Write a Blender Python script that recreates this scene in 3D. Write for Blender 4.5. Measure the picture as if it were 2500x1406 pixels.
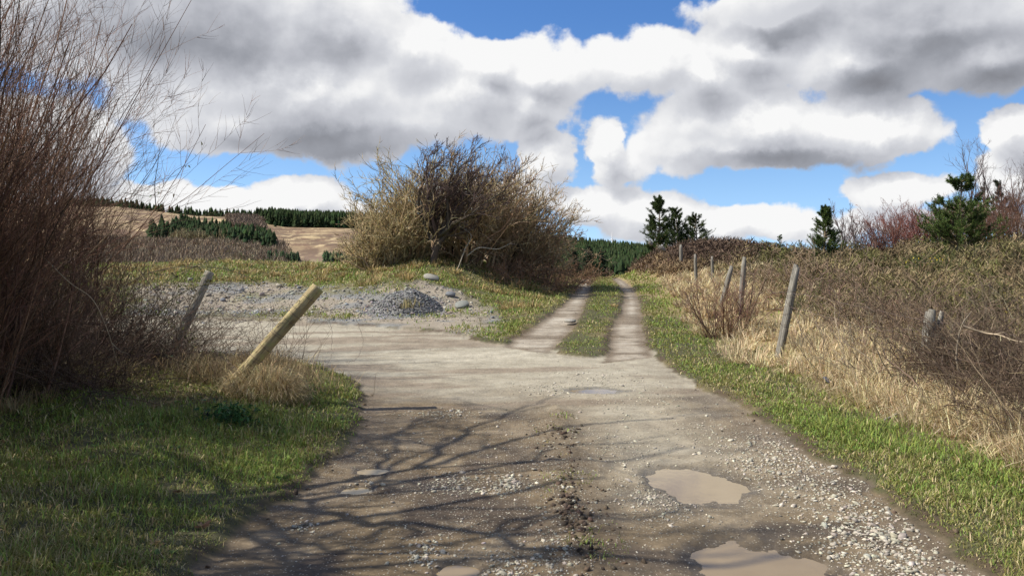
import bpy, math, random, zlib
import numpy as np
from mathutils import Vector
rs = np.random.RandomState(7)
random.seed(7)
sc = bpy.context.scene
for o in list(bpy.data.objects): bpy.data.objects.remove(o)
C = sc.collection
F = 2040.0; CX = 1250.0; HY = 620.0; EYE = 1.6     # focal length and eye level measured on the 2500 px wide photograph

# ------------------------------------------------------------------ camera
cam = bpy.data.cameras.new('camera'); camo = bpy.data.objects.new('camera', cam); C.objects.link(camo)
camo.location = (0, 0, EYE); camo.rotation_euler = (math.radians(90), 0, 0)
cam.sensor_width = 36; cam.lens = 36 * F / 2500; cam.shift_y = -(703 - HY) / 2500
cam.clip_start = 0.05; cam.clip_end = 20000
sc.camera = camo

# ------------------------------------------------------------------ sun, sky, exposure
SUN_EL = math.radians(46); SUN_B = math.radians(5)
S = Vector((-math.cos(SUN_EL) * math.cos(SUN_B), -math.cos(SUN_EL) * math.sin(SUN_B), math.sin(SUN_EL)))
sl = bpy.data.lights.new('sun', 'SUN'); sl.energy = 5.0; sl.angle = math.radians(0.5); sl.color = (1.0, 0.95, 0.85)
so = bpy.data.objects.new('sun', sl); C.objects.link(so); so.rotation_euler = S.to_track_quat('Z', 'Y').to_euler()
so.location = (-30, -5, 30)
sc.view_settings.view_transform = 'Standard'; sc.view_settings.look = 'None'
sc.view_settings.exposure = 0.45; sc.view_settings.gamma = 1.0
SKY_STRENGTH = 0.12

def N(nt, typ, **kw):
    n = nt.nodes.new(typ)
    for k, v in kw.items(): setattr(n, k, v)
    return n
def L(nt, a, b): nt.links.new(a, b)
def inp(nt, sock, v):
    if isinstance(v, bpy.types.NodeSocket): nt.links.new(v, sock)
    else: sock.default_value = v
def M(nt, op, a, b=None, c=None, clamp=False):
    n = N(nt, 'ShaderNodeMath', operation=op); n.use_clamp = clamp
    inp(nt, n.inputs[0], a)
    if b is not None: inp(nt, n.inputs[1], b)
    if c is not None: inp(nt, n.inputs[2], c)
    return n.outputs[0]
def MR(nt, v, a, b, c=0.0, d=1.0, smooth=True):
    n = N(nt, 'ShaderNodeMapRange'); n.interpolation_type = 'SMOOTHSTEP' if smooth else 'LINEAR'
    inp(nt, n.inputs[0], v); n.inputs[1].default_value = a; n.inputs[2].default_value = b
    n.inputs[3].default_value = c; n.inputs[4].default_value = d
    return n.outputs[0]
def MIX(nt, f, a, b, mode='MIX'):
    n = N(nt, 'ShaderNodeMix', data_type='RGBA', blend_type=mode)
    inp(nt, n.inputs[0], f)
    for i, v in ((6, a), (7, b)):
        if isinstance(v, bpy.types.NodeSocket): nt.links.new(v, n.inputs[i])
        else: n.inputs[i].default_value = (*v, 1) if len(v) == 3 else v
    return n.outputs[2]
def NOISE(nt, vec, scale, detail=4, rough=0.55, dist=0.0):
    n = N(nt, 'ShaderNodeTexNoise'); n.inputs['Scale'].default_value = scale; n.inputs['Detail'].default_value = detail
    n.inputs['Roughness'].default_value = rough; n.inputs['Distortion'].default_value = dist
    if vec is not None: L(nt, vec, n.inputs['Vector'])
    return n

def build_world():
    w = bpy.data.worlds.new('World'); sc.world = w; w.use_nodes = True
    nt = w.node_tree; nt.nodes.clear()
    tc = N(nt, 'ShaderNodeTexCoord'); sx = N(nt, 'ShaderNodeSeparateXYZ'); L(nt, tc.outputs['Generated'], sx.inputs[0])
    x, y, z = sx.outputs
    lift = N(nt, 'ShaderNodeVectorMath', operation='ADD'); L(nt, tc.outputs['Generated'], lift.inputs[0]); lift.inputs[1].default_value = (0, 0, .16)
    lnorm = N(nt, 'ShaderNodeVectorMath', operation='NORMALIZE'); L(nt, lift.outputs[0], lnorm.inputs[0])
    sky = N(nt, 'ShaderNodeTexSky'); sky.sky_type = 'NISHITA'; sky.sun_disc = False; L(nt, lnorm.outputs[0], sky.inputs[0])
    sky.sun_elevation = SUN_EL; sky.sun_rotation = math.atan2(S.x, S.y)
    sky.altitude = 200; sky.air_density = 1.0; sky.dust_density = 0.15; sky.ozone_density = 2.5
    az = M(nt, 'ARCTAN2', x, y)
    hyp = M(nt, 'SQRT', M(nt, 'ADD', M(nt, 'MULTIPLY', x, x), M(nt, 'MULTIPLY', y, y)))
    e = M(nt, 'MINIMUM', M(nt, 'DIVIDE', z, M(nt, 'MAXIMUM', hyp, 0.02)), 4.0)
    cv = N(nt, 'ShaderNodeCombineXYZ'); L(nt, az, cv.inputs[0]); L(nt, e, cv.inputs[1])
    P = cv.outputs[0]
    # domain warp
    wn = NOISE(nt, P, 6.0, 6, 0.6)
    sub = N(nt, 'ShaderNodeVectorMath', operation='SUBTRACT'); L(nt, wn.outputs['Color'], sub.inputs[0]); sub.inputs[1].default_value = (.5, .5, .5)
    ma = N(nt, 'ShaderNodeVectorMath', operation='MULTIPLY_ADD'); L(nt, sub.outputs[0], ma.inputs[0]); ma.inputs[1].default_value = (.13, .085, 0); L(nt, P, ma.inputs[2])
    W = ma.outputs[0]
    def blobs(lst, W=W):
        acc = None
        for (u, v, ru, rv) in lst:
            a = math.atan((u - CX) / F); ee = (HY - v) / F * math.cos(a)
            ra = ru / F * math.cos(a) ** 2; re = rv / F * math.cos(a)
            n = N(nt, 'ShaderNodeVectorMath', operation='MULTIPLY_ADD'); L(nt, W, n.inputs[0])
            n.inputs[1].default_value = (1 / ra, 1 / re, 0); n.inputs[2].default_value = (-a / ra, -ee / re, 0)
            l = N(nt, 'ShaderNodeVectorMath', operation='LENGTH'); L(nt, n.outputs[0], l.inputs[0])
            acc = l.outputs['Value'] if acc is None else M(nt, 'SMOOTH_MIN', acc, l.outputs['Value'], 0.2)
        return M(nt, 'SUBTRACT', 1.0, acc)
    white = [(380, 60, 560, 190), (780, 90, 230, 150), (1000, 130, 165, 100), (1190, 165, 160, 85), (760, 240, 470, 140),
             (850, 318, 310, 68), (560, 300, 230, 90), (1150, 235, 200, 120), (1330, 190, 190, 110), (1300, 265, 130, 75),
             (1530, 165, 190, 95), (1700, 190, 150, 85), (1820, 120, 190, 95), (1900, 30, 280, 80), (2250, 40, 430, 140), (2420, 150, 280, 105),
             (2100, 150, 220, 120), (1850, 310, 320, 105), (1750, 375, 250, 60), (2080, 310, 260, 62), (1480, 355, 60, 75), (1340, 385, 70, 75),
             (620, 503, 320, 48), (380, 480, 150, 60), (750, 470, 110, 50), (1420, 500, 130, 65), (1560, 520, 160, 70), (1780, 560, 340, 62), (1240, 480, 150, 60),
             (2190, 445, 150, 42), (2490, 315, 90, 60), (2490, 430, 110, 70), (2300, 520, 300, 45), (60, 330, 250, 130), (120, 480, 300, 70)]
    dark = [(480, 60, 380, 130), (770, 80, 110, 100), (840, 350, 300, 35), (2050, 20, 480, 75), (2380, 170, 330, 110), (1900, 395, 260, 28), (2120, 200, 160, 50)]
    def shift(vec, dx, dy):
        o_ = N(nt, 'ShaderNodeVectorMath', operation='ADD'); L(nt, vec, o_.inputs[0]); o_.inputs[1].default_value = (dx, dy, 0); return o_.outputs[0]
    UP = (-0.012, 0.030)
    D = blobs(white); D2 = blobs(white, shift(W, *UP))
    fb = NOISE(nt, P, 8.0, 9, 0.56, 0.1); fbv = fb.outputs[0]
    fb2 = NOISE(nt, shift(P, UP[0] * .6, UP[1] * .6), 8.0, 7, 0.54, 0.1)
    # generic cloud cover away from the mapped part of the sky
    pl = N(nt, 'ShaderNodeVectorMath', operation='DIVIDE'); L(nt, tc.outputs['Generated'], pl.inputs[0])
    cz = N(nt, 'ShaderNodeCombineXYZ'); zz = M(nt, 'ADD', M(nt, 'ABSOLUTE', z), 0.12)
    for i in range(3): L(nt, zz, cz.inputs[i])
    L(nt, cz.outputs[0], pl.inputs[1])
    gn = NOISE(nt, pl.outputs[0], 1.1, 7, 0.55, 0.2)
    gen = M(nt, 'MULTIPLY', M(nt, 'SUBTRACT', gn.outputs[0], 0.50), 4.0)
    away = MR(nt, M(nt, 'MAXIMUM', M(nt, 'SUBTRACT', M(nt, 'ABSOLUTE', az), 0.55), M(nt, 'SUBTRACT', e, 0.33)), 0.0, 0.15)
    mx = N(nt, 'ShaderNodeMix', data_type='FLOAT'); L(nt, away, mx.inputs[0]); L(nt, D, mx.inputs[2]); L(nt, gen, mx.inputs[3])
    Dm = mx.outputs[0]
    def puffs(vec):
        v = N(nt, 'ShaderNodeTexVoronoi'); v.inputs['Scale'].default_value = 15; v.inputs['Detail'].default_value = 2.0; v.inputs['Roughness'].default_value = .55
        v.feature = 'F1'; v.normalize = True; L(nt, vec, v.inputs['Vector']); return v.outputs['Distance']
    ws = N(nt, 'ShaderNodeVectorMath', operation='MULTIPLY_ADD'); L(nt, sub.outputs[0], ws.inputs[0]); ws.inputs[1].default_value = (.05, .035, 0); L(nt, P, ws.inputs[2])
    pf = puffs(ws.outputs[0])
    dens = M(nt, 'ADD', M(nt, 'ADD', Dm, M(nt, 'MULTIPLY', M(nt, 'SUBTRACT', fbv, 0.5), 1.5)), M(nt, 'MULTIPLY', M(nt, 'SUBTRACT', .36, pf), .95))
    alpha = MR(nt, dens, -0.04, 0.17)
    # light and shade of the cloud: cover a step higher up compared with the cover here (tops bright, bases grey)
    pf2 = puffs(shift(ws.outputs[0], -0.006, 0.012))
    Dd = M(nt, 'MULTIPLY', M(nt, 'SUBTRACT', D2, D), M(nt, 'SUBTRACT', 1.0, away))
    grad = M(nt, 'ADD', M(nt, 'ADD', M(nt, 'MULTIPLY', Dd, .95), M(nt, 'MULTIPLY', M(nt, 'SUBTRACT', fb2.outputs[0], fbv), 1.5)), M(nt, 'MULTIPLY', M(nt, 'SUBTRACT', pf, pf2), .8))
    grad = M(nt, 'MAXIMUM', M(nt, 'MINIMUM', grad, .5), -.5)
    big = NOISE(nt, P, 5.0, 7, 0.55)
    dk = MR(nt, M(nt, 'ADD', blobs(dark), M(nt, 'MULTIPLY', M(nt, 'SUBTRACT', big.outputs[0], 0.5), 1.4)), -0.5, 0.7)
    dk2 = M(nt, 'ADD', M(nt, 'MULTIPLY', M(nt, 'SUBTRACT', 1.0, away), dk), M(nt, 'MULTIPLY', away, .75))  # unseen clouds outside the view are darkened to cut ambient light and deepen shadows
    thick = MR(nt, dens, 0.1, 1.2, 0.0, 1.0)
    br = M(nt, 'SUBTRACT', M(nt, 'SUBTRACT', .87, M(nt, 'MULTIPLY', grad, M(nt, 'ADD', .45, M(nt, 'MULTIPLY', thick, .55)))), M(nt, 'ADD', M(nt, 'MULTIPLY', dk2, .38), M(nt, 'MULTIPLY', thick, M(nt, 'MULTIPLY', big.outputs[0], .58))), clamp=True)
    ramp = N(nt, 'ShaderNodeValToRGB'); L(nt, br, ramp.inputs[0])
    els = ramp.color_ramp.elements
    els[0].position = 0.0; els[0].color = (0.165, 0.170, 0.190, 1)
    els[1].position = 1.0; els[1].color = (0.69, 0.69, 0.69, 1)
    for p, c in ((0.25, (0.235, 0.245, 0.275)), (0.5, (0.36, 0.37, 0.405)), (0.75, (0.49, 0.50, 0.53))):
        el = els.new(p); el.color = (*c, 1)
    hs = N(nt, 'ShaderNodeHueSaturation'); L(nt, sky.outputs[0], hs.inputs['Color']); hs.inputs['Saturation'].default_value = 1.22; hs.inputs['Value'].default_value = 1.0
    skyc = MIX(nt, 1.0, hs.outputs[0], (SKY_STRENGTH * 1.02, SKY_STRENGTH * 1.0, SKY_STRENGTH * 1.06), 'MULTIPLY')
    lo = N(nt, 'ShaderNodeCombineColor'); L(nt, MR(nt, e, .0, .30, 1.75, .95), lo.inputs[0]); L(nt, MR(nt, e, .0, .30, 1.42, .95), lo.inputs[1]); L(nt, MR(nt, e, .0, .30, 1.15, 1.0), lo.inputs[2])
    skyc = MIX(nt, 1.0, skyc, lo.outputs[0], 'MULTIPLY')
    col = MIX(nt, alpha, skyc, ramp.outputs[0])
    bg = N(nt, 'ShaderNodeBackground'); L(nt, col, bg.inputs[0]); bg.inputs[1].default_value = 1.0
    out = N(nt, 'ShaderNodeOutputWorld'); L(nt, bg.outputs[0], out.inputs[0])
    w.cycles.sampling_method = 'MANUAL'; w.cycles.sample_map_resolution = 512
build_world()

# ------------------------------------------------------------------ noise and small maths
def hsh(ix, iy, seed):
    n = (ix.astype(np.int64) * 374761393 + iy.astype(np.int64) * 668265263 + seed * 1442695041) & 0x7fffffff
    n = (n ^ (n >> 13)) * 1274126177 & 0x7fffffff
    return ((n ^ (n >> 16)) & 0xffffff) / float(0xffffff)
def vn(x, y, seed=0):
    x = np.asarray(x, float); y = np.asarray(y, float)
    ix = np.floor(x); iy = np.floor(y); fx = x - ix; fy = y - iy
    fx = fx * fx * (3 - 2 * fx); fy = fy * fy * (3 - 2 * fy)
    a = hsh(ix, iy, seed); b = hsh(ix + 1, iy, seed); c = hsh(ix, iy + 1, seed); d = hsh(ix + 1, iy + 1, seed)
    return (a + (b - a) * fx) * (1 - fy) + (c + (d - c) * fx) * fy
def fbm(x, y, seed=0, oct=4, g=0.5):
    s = 0; a = 1; t = 0
    for i in range(oct):
        s = s + a * vn(x * 2 ** i + 17.3 * i, y * 2 ** i - 9.1 * i, seed + i); t += a; a *= g
    return s / t
def ss(t, a=0.0, b=1.0):
    t = np.clip((np.asarray(t, float) - a) / (b - a), 0, 1); return t * t * (3 - 2 * t)
def lerp(a, b, t): return a + (b - a) * t

# ------------------------------------------------------------------ terrain
def zt(y): return np.interp(y, [-50, 12, 14, 16.5, 20, 24, 28, 33, 40, 48, 60], [0, 0, .05, .13, .32, .43, .50, .50, .42, .1, -.6])
def ridge_v(u): return np.interp(u, [-3000, 0, 300, 450, 550, 620, 700, 860, 1000, 1200, 1370, 1560, 1700, 4000], [560, 495, 505, 524, 530, 534, 545, 549, 556, 575, 596, 614, 632, 640])
def terrain(x, y, micro=True):
    x = np.asarray(x, float); y = np.asarray(y, float)
    r = np.hypot(x, y)
    z = zt(y)
    z = z + 0.12 * (fbm(x * .25, y * .25, 3, 3) - .5) * ss(np.abs(x - .4), 2.0, 5.0)
    # left verge and bank
    lb = ss(-x, 1.55, 3.2) * (1 - ss(y, 10.3, 12.2)) * ss(y, -20, 0)
    z = z + lb * (.16 + .14 * ss(-x, 3.0, 6.0) + .20 * (fbm(x * 1.5, y * 1.5, 15, 3) - .5) * ss(-x, 1.9, 3.0))
    # earth mound with rubble slope
    my = .72 * ss(y - 0.3 * np.sin(x * .7), 19.3, 22.2) + .28 * ss(y, 21.5, 25)
    rough = np.exp(-((y - 21) / 1.5) ** 2) * (x < 1)
    mx = ss(1.2 + .10 * (y - 24) - x, 0.0, 4.2)
    z = z + (0.50 + .08 * np.sin(x * .55 + 1) + .38 * np.exp(-((x + 2.2) / 2.6) ** 2)) * my * mx * (1 - ss(y, 27, 40))
    z = z + rough * .16 * (fbm(x * 1.3, y * 1.3, 13, 4) - .45)
    z = z + .25 * ss(1.4 + .10 * (y - 24) - x, 0, 1.2) * ss(y, 22, 27) * (1 - ss(y, 34, 44))
    # right bank and heath
    z = z + .24 * ss(x - .03 * np.maximum(y - 12, 0) * 2.0, 3.5, 5.2) * ss(y, -10, 3)
    z = z + .68 * ss(x, 5.4, 11.5) * ss(y, 2, 12) * (1 - .25 * ss(y, 24, 34)) + .9 * ss(x, 12, 24) * ss(y, 12, 30)
    z = z + .62 * np.exp(-((x - 8.2) / 2.6) ** 2 - ((y - 37) / 6.0) ** 2)
    # valley
    drop = ss(y, 40, 120); z = z - 5.5 * drop * (1 - ss(x, 10, 30) * .6) - 1.5 * ss(-x, 2, 8) * ss(y, 30, 48)
    # far hills
    u = CX + F * x / np.maximum(y, 1e-3)
    u = np.where(y > 0.05 * r, u, np.where(x < 0, -3000, 4000)); u = np.clip(u, -3000, 4000)
    R = 600.0
    zr = EYE + (HY - ridge_v(u)) / F * R * (y / np.maximum(r, 1))  * 1.0
    t = np.clip((r - 170) / (R - 170), 0, 1)
    prof = t ** 1.15
    hill = lerp(-6.0, zr, prof) + 5.0 * (fbm(x * .012, y * .012, 5, 4) - .5) * np.sin(np.pi * np.clip(t, 0, 1)) 
    z = lerp(z, hill, ss(r, 120, 200))
    z = z - 45 * ss(r, 660, 1500) - 40 * ss(r, 2600, 9000) * 1.0
    if micro:
        near = 1 - ss(r, 20, 45)
        z = z + near * (np.where(np.abs(x - .4) < 2.6, .016, .030) * (fbm(x * 2.2, y * 2.2, 11, 4) - .5) + .012 * (fbm(x * 14, y * 14, 21, 3) - .5))
    return z
def hit(u, v, ymax=900.0):
    """first point of the ground seen in that direction"""
    ys = np.concatenate([np.arange(2.5, 60, .05), np.geomspace(60, ymax, 900)])
    xs = (u - CX) / F * ys; zs = EYE - (v - HY) / F * ys
    k = np.nonzero(terrain(xs, ys, False) > zs)[0]
    i = k[0] if len(k) else len(ys) - 1
    return xs[i], ys[i], float(terrain(xs[i], ys[i], False))
def at(u, v, Y): return np.array([(u - CX) / F * Y, Y, EYE - (v - HY) / F * Y])
def poly(pts): return np.array([hit(u, v)[:2] for u, v in pts])
def sdf(P, x, y):
    shp = x.shape; x = x.ravel(); y = y.ravel()
    d = np.full(x.shape, 1e9); inside = np.zeros(x.shape, bool)
    n = len(P)
    for i in range(n):
        ax, ay = P[i]; bx, by = P[(i + 1) % n]
        ex, ey = bx - ax, by - ay; wx, wy = x - ax, y - ay
        t = np.clip((wx * ex + wy * ey) / (ex * ex + ey * ey + 1e-12), 0, 1)
        d = np.minimum(d, (wx - ex * t) ** 2 + (wy - ey * t) ** 2)
        c = (ay > y) != (by > y)
        with np.errstate(divide='ignore', invalid='ignore'):
            xi = (bx - ax) * (y - ay) / (by - ay if by != ay else 1e-9) + ax
        inside ^= c & (x < xi)
    return np.where(inside, -np.sqrt(d), np.sqrt(d)).reshape(shp)
ROAD = np.array([(-1.75, -12)] + [tuple(hit(u, v)[:2]) for u, v in [(430, 1406), (640, 1250), (725, 1190), (760, 1140), (822, 1100), (872, 1050), (888, 1000), (886, 955), (850, 918), (770, 893), (690, 877), (600, 866), (500, 856), (380, 852), (0, 850)]]
   + [(-26, 15), (-26, 19)] + [tuple(hit(u, v)[:2]) for u, v in [(100, 770), (540, 778), (700, 782), (850, 790), (1000, 800), (1110, 812), (1190, 832), (1260, 836), (1345, 850), (1370, 862), (1420, 868), (1475, 862), (1500, 850), (1590, 852), (1615, 885), (1680, 920), (1745, 960), (1822, 1000), (1905, 1050), (1985, 1100), (2090, 1155), (2165, 1205), (2235, 1260), (2290, 1310), (2345, 1360), (2420, 1406)]] + [(2.6, -12)])
RUTR = poly([(1475, 880), (1485, 850), (1492, 800), (1512, 770), (1524, 740), (1522, 712), (1510, 692), (1496, 680), (1506, 677), (1524, 684), (1540, 697), (1552, 715), (1562, 740), (1567, 780), (1572, 830), (1592, 865)])
RUTL = poly([(1225, 842), (1295, 800), (1350, 762), (1388, 730), (1408, 705), (1418, 688), (1424, 676), (1440, 676), (1442, 690), (1438, 715), (1424, 750), (1398, 795), (1340, 856)])
GRAV = poly([(330, 700), (520, 690), (650, 690), (760, 705), (860, 712), (960, 695), (1060, 690), (1130, 715), (1190, 745), (1215, 785), (1190, 825), (1110, 815), (850, 795), (540, 782), (300, 778)])
def E(u, v, ru, rv):
    x0, y0, _ = hit(u, v); _, ya, _ = hit(u, v - rv); _, yb, _ = hit(u, v + rv)
    return (x0, y0, ru / F * y0, max(abs(ya - yb) / 2, .02))
def g(e, x, y, p=2): return np.exp(-(((x - e[0]) / e[2]) ** 2 + ((y - e[1]) / e[3]) ** 2) ** (p / 2))
PUD = [E(1705, 1167, 112, 50), E(1865, 1378, 175, 82), E(1115, 1372, 58, 25), E(868, 1181, 42, 10), E(1448, 944, 66, 7), E(905, 1138, 48, 9)]
def pud_field(i, x, y):
    e = PUD[i]; dx = (x - e[0]) / e[2]; dy = (y - e[1]) / e[3]
    return np.hypot(dx, dy) + .75 * (fbm(x * 3.6 + i * 5, y * 3.6, 41, 3) - .5) + .40 * (fbm(x * 15 + i * 5, y * 15, 43, 3) - .5)
def masks(x, y):
    w = .16 * (fbm(x * 2.5, y * 2.5, 31, 4) - .5) + .10 * (fbm(x * 9, y * 9, 33, 3) - .5)
    road = sdf(ROAD, x, y) + w * 1.6
    rl = sdf(RUTL, x, y) + w; rr = sdf(RUTR, x, y) + w
    road = road + .7 * (fbm(x * 1.6, y * 1.2, 35, 3) - .5) * np.exp(-((y - 13.3) / 1.3) ** 2) * ((x > -1) & (x < 2.0))
    track = np.minimum(rl, rr)
    grav = sdf(GRAV, x, y) + w * 7
    return road, track, grav
def height(x, y):
    """ground with puddle hollows, ruts and a slight step at the grass edge"""
    x = np.asarray(x, float); y = np.asarray(y, float)
    z = terrain(x, y)
    r = np.hypot(x, y)
    road, track, grav = masks(x, y)
    d = np.minimum(road, track)
    z = z - .045 * (1 - ss(d, -.05, .14)) * (1 - ss(r, 40, 60))
    z = z + .035 * np.exp(-((x - .42 - .03 * np.sin(y)) / .22) ** 2) * (y < 9) * fbm(x * 6, y * 6, 51, 3) * 1.6 * (road < 0)
    for i, e in enumerate(PUD):
        near = (np.abs(x - e[0]) < e[2] * 3) & (np.abs(y - e[1]) < e[3] * 3)
        f = np.where(near, pud_field(i, x, y), 9)
        z = z - (.030 if i < 3 else .022) * (1 - ss(f, .55, 1.25))
    return z

# ------------------------------------------------------------------ mesh helpers
def mesh_obj(name, verts, groups, mat, parent=None, col=None, smooth=False, attrs=None):
    verts = np.asarray(verts, np.float32).reshape(-1, 3)
    me = bpy.data.meshes.new(name)
    me.vertices.add(len(verts)); me.vertices.foreach_set('co', verts.ravel())
    tot = sum(gp.size for gp in groups); npoly = sum(len(gp) for gp in groups)
    me.loops.add(tot); me.polygons.add(npoly)
    me.loops.foreach_set('vertex_index', np.concatenate([gp.ravel() for gp in groups]).astype(np.int32))
    sizes = np.concatenate([np.full(len(gp), gp.shape[1]) for gp in groups])
    starts = np.concatenate([[0], np.cumsum(sizes)[:-1]]).astype(np.int32)
    me.polygons.foreach_set('loop_start', starts)
    me.update(calc_edges=True)
    if smooth: me.polygons.foreach_set('use_smooth', np.ones(npoly, bool))
    if col is not None:
        a = me.color_attributes.new('Col', 'FLOAT_COLOR', 'POINT')
        c4 = np.ones((len(verts), 4), np.float32); c4[:, :3] = col; a.data.foreach_set('color', c4.ravel())
    for k, v in (attrs or {}).items():
        a = me.attributes.new(k, 'FLOAT', 'POINT'); a.data.foreach_set('value', np.asarray(v, np.float32).ravel())
    me.materials.append(mat)
    o = bpy.data.objects.new(name, me); C.objects.link(o)
    if parent is not None: o.parent = parent
    return o
def tag(o, label=None, cat=None, group=None, kind=None):
    if label: o['label'] = label
    if cat: o['category'] = cat
    if group: o['group'] = group
    if kind: o['kind'] = kind
    return o
def thing(name, loc, label, cat, group=None):
    o = bpy.data.objects.new(name, None); C.objects.link(o); o.location = tuple(float(q) for q in loc); o.empty_display_size = .2
    return tag(o, label, cat, group)
def reseed(t): rs.seed(zlib.crc32(t.encode()) & 0x7fffffff)
def nrm(v): return v / np.maximum(np.linalg.norm(v, axis=-1, keepdims=True), 1e-9)
def rnd(a, b, n): return rs.uniform(a, b, n)

class Geo:
    def __init__(s): s.v = []; s.q = []; s.t = []; s.c = []; s.n = 0
    def add(s, v, q=None, t=None, c=None):
        v = v.reshape(-1, 3)
        if q is not None and len(q): s.q.append(q + s.n)
        if t is not None and len(t): s.t.append(t + s.n)
        s.v.append(v); s.c.append(np.broadcast_to(c, (len(v), 3)) if c is not None else np.ones((len(v), 3)) * .5)
        s.n += len(v)
    def tubes(s, P, R, sides=4, col=(.1, .08, .06), cap=False):
        m, n, _ = P.shape
        if m == 0: return
        T = np.gradient(P, axis=1); T = nrm(T)
        ref = np.where(np.abs(T[:, :1, 2:3]) > .8, np.array([1., 0, 0]), np.array([0, 0, 1.]))
        A = nrm(np.cross(T, np.broadcast_to(ref, T.shape))); B = np.cross(T, A)
        an = np.arange(sides) * 2 * np.pi / sides
        V = P[:, :, None, :] + R[:, :, None, None] * (A[:, :, None, :] * np.cos(an)[None, None, :, None] + B[:, :, None, :] * np.sin(an)[None, None, :, None])
        i = np.arange(n - 1)[:, None]; j = np.arange(sides)[None, :]
        q = np.stack([i * sides + j, i * sides + (j + 1) % sides, (i + 1) * sides + (j + 1) % sides, (i + 1) * sides + j], -1).reshape(-1, 4)
        q = (q[None] + (np.arange(m) * n * sides)[:, None, None]).reshape(-1, 4)
        c = np.asarray(col, float)
        if c.ndim == 2: c = np.repeat(c, n * sides, axis=0)
        s.add(V, q=q, c=c)
    def blades(s, B, az, ln, wd, lean, col, tipcol=None, droop=1.5):
        m = len(B)
        d = np.stack([np.cos(az), np.sin(az), np.zeros(m)], -1)
        sa = az + np.pi / 2 + rnd(-.8, .8, m)
        sd = np.stack([np.cos(sa), np.sin(sa), np.zeros(m)], -1) * wd[:, None]
        up = np.array([0, 0, 1.])
        l1 = lean * .55; l2 = np.minimum(lean * droop, 2.2)
        p1 = B + (d * np.sin(l1)[:, None] + up * np.cos(l1)[:, None]) * (ln * .55)[:, None]
        p2 = p1 + (d * np.sin(l2)[:, None] + up * np.cos(l2)[:, None]) * (ln * .45)[:, None]
        V = np.stack([B - sd * .5, B + sd * .5, p1 + sd * .42, p1 - sd * .42, p2], 1)
        k = (np.arange(m) * 5)[:, None]
        q = k + np.array([[0, 1, 2, 3]]); t = k + np.array([[3, 2, 4]])
        c = np.repeat(col[:, None, :], 5, 1)
        if tipcol is not None: c[:, 4] = tipcol; c[:, 2:4] = (c[:, 2:4] + tipcol[:, None]) / 2
        s.add(V, q=q, t=t, c=c.reshape(-1, 3))
    def ribbons(s, P0, P1, w, col, taper=.35):
        m = len(P0); T = nrm(P1 - P0)
        rd = nrm(rs.normal(size=(m, 3))); sd = nrm(np.cross(T, rd)) * np.asarray(w).reshape(-1, 1) * .5
        V = np.stack([P0 - sd, P0 + sd, P1 + sd * taper, P1 - sd * taper], 1)
        q = (np.arange(m) * 4)[:, None] + np.arange(4)[None]
        s.add(V, q=q, c=np.repeat(np.broadcast_to(col, (m, 3)), 4, axis=0))
    def obj(s, name, mat, parent=None, smooth=False, origin=None):
        v = np.concatenate(s.v); gr = []
        if parent is not None: v = v - np.array(parent.location)
        elif origin is not None: v = v - np.array(origin)
        if s.q: gr.append(np.concatenate(s.q))
        o = None
        groups = gr
        if s.t:
            groups = gr + [np.concatenate(s.t)]
        o = mesh_obj(name, v, groups, mat, parent, col=np.concatenate(s.c), smooth=smooth)
        if origin is not None and parent is None: o.location = tuple(float(q) for q in origin)
        return o
def grow(S0, D0, ln, r0, n=6, wig=.12, trop=(0, 0, 1), tw=0.05, taper=.25):
    m = len(S0); P = np.zeros((m, n, 3)); P[:, 0] = S0; d = nrm(D0); st = (ln / (n - 1))[:, None]
    tr = np.asarray(trop, float)
    for i in range(1, n):
        d = nrm(d + wig * rs.normal(size=(m, 3)) + tw * tr)
        P[:, i] = P[:, i - 1] + d * st
    R = r0[:, None] * (1 + (taper - 1) * np.linspace(0, 1, n)[None])
    return P, R
def spawn(P, R, k, t0=.25, t1=.98, ang=(.4, .9), lf=.5, rf=.6, n=5, wig=.12, trop=(0, 0, 1), tw=.08, taper=.3, ldec=.5, rmin=.0015):
    m, np_, _ = P.shape
    idx = np.repeat(np.arange(m), k); q = len(idx); t = rnd(t0, t1, q)
    f = t * (np_ - 1); i = np.minimum(f.astype(int), np_ - 2); fr = (f - i)[:, None]
    A = P[idx, i]; Bp = P[idx, i + 1]; pos = A * (1 - fr) + Bp * fr; T = nrm(Bp - A)
    rr = R[idx, i] * (1 - fr[:, 0]) + R[idx, i + 1] * fr[:, 0]
    perp = nrm(np.cross(T, rs.normal(size=(q, 3)))); a = rnd(ang[0], ang[1], q)[:, None]
    D = T * np.cos(a) + perp * np.sin(a)
    plen = np.linalg.norm(np.diff(P, axis=1), axis=2).sum(1)[idx]
    ln = plen * lf * (1 - ldec * t) * rnd(.55, 1.25, q)
    return grow(pos, D, ln, np.maximum(rr * rf, rmin), n, wig, trop, tw, taper)
def curve(pts, n=24):
    pts = np.asarray(pts, float); k = len(pts); pp = np.vstack([2 * pts[0] - pts[1], pts, 2 * pts[-1] - pts[-2]])
    out = []
    for t in np.linspace(0, k - 1 - 1e-6, n):
        i = int(t); f = t - i; a, b, c, d = pp[i], pp[i + 1], pp[i + 2], pp[i + 3]
        out.append(.5 * (2 * b + (c - a) * f + (2 * a - 5 * b + 4 * c - d) * f * f + (3 * b - a - 3 * c + d) * f ** 3))
    return np.array(out)
def cvar(base, m, s=.2, tint=.06):
    b = np.asarray(base, float)
    return np.clip(b[None] * (1 + s * rs.normal(size=(m, 1))) * (1 + tint * rs.normal(size=(m, 3))), .004, .9)

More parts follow.
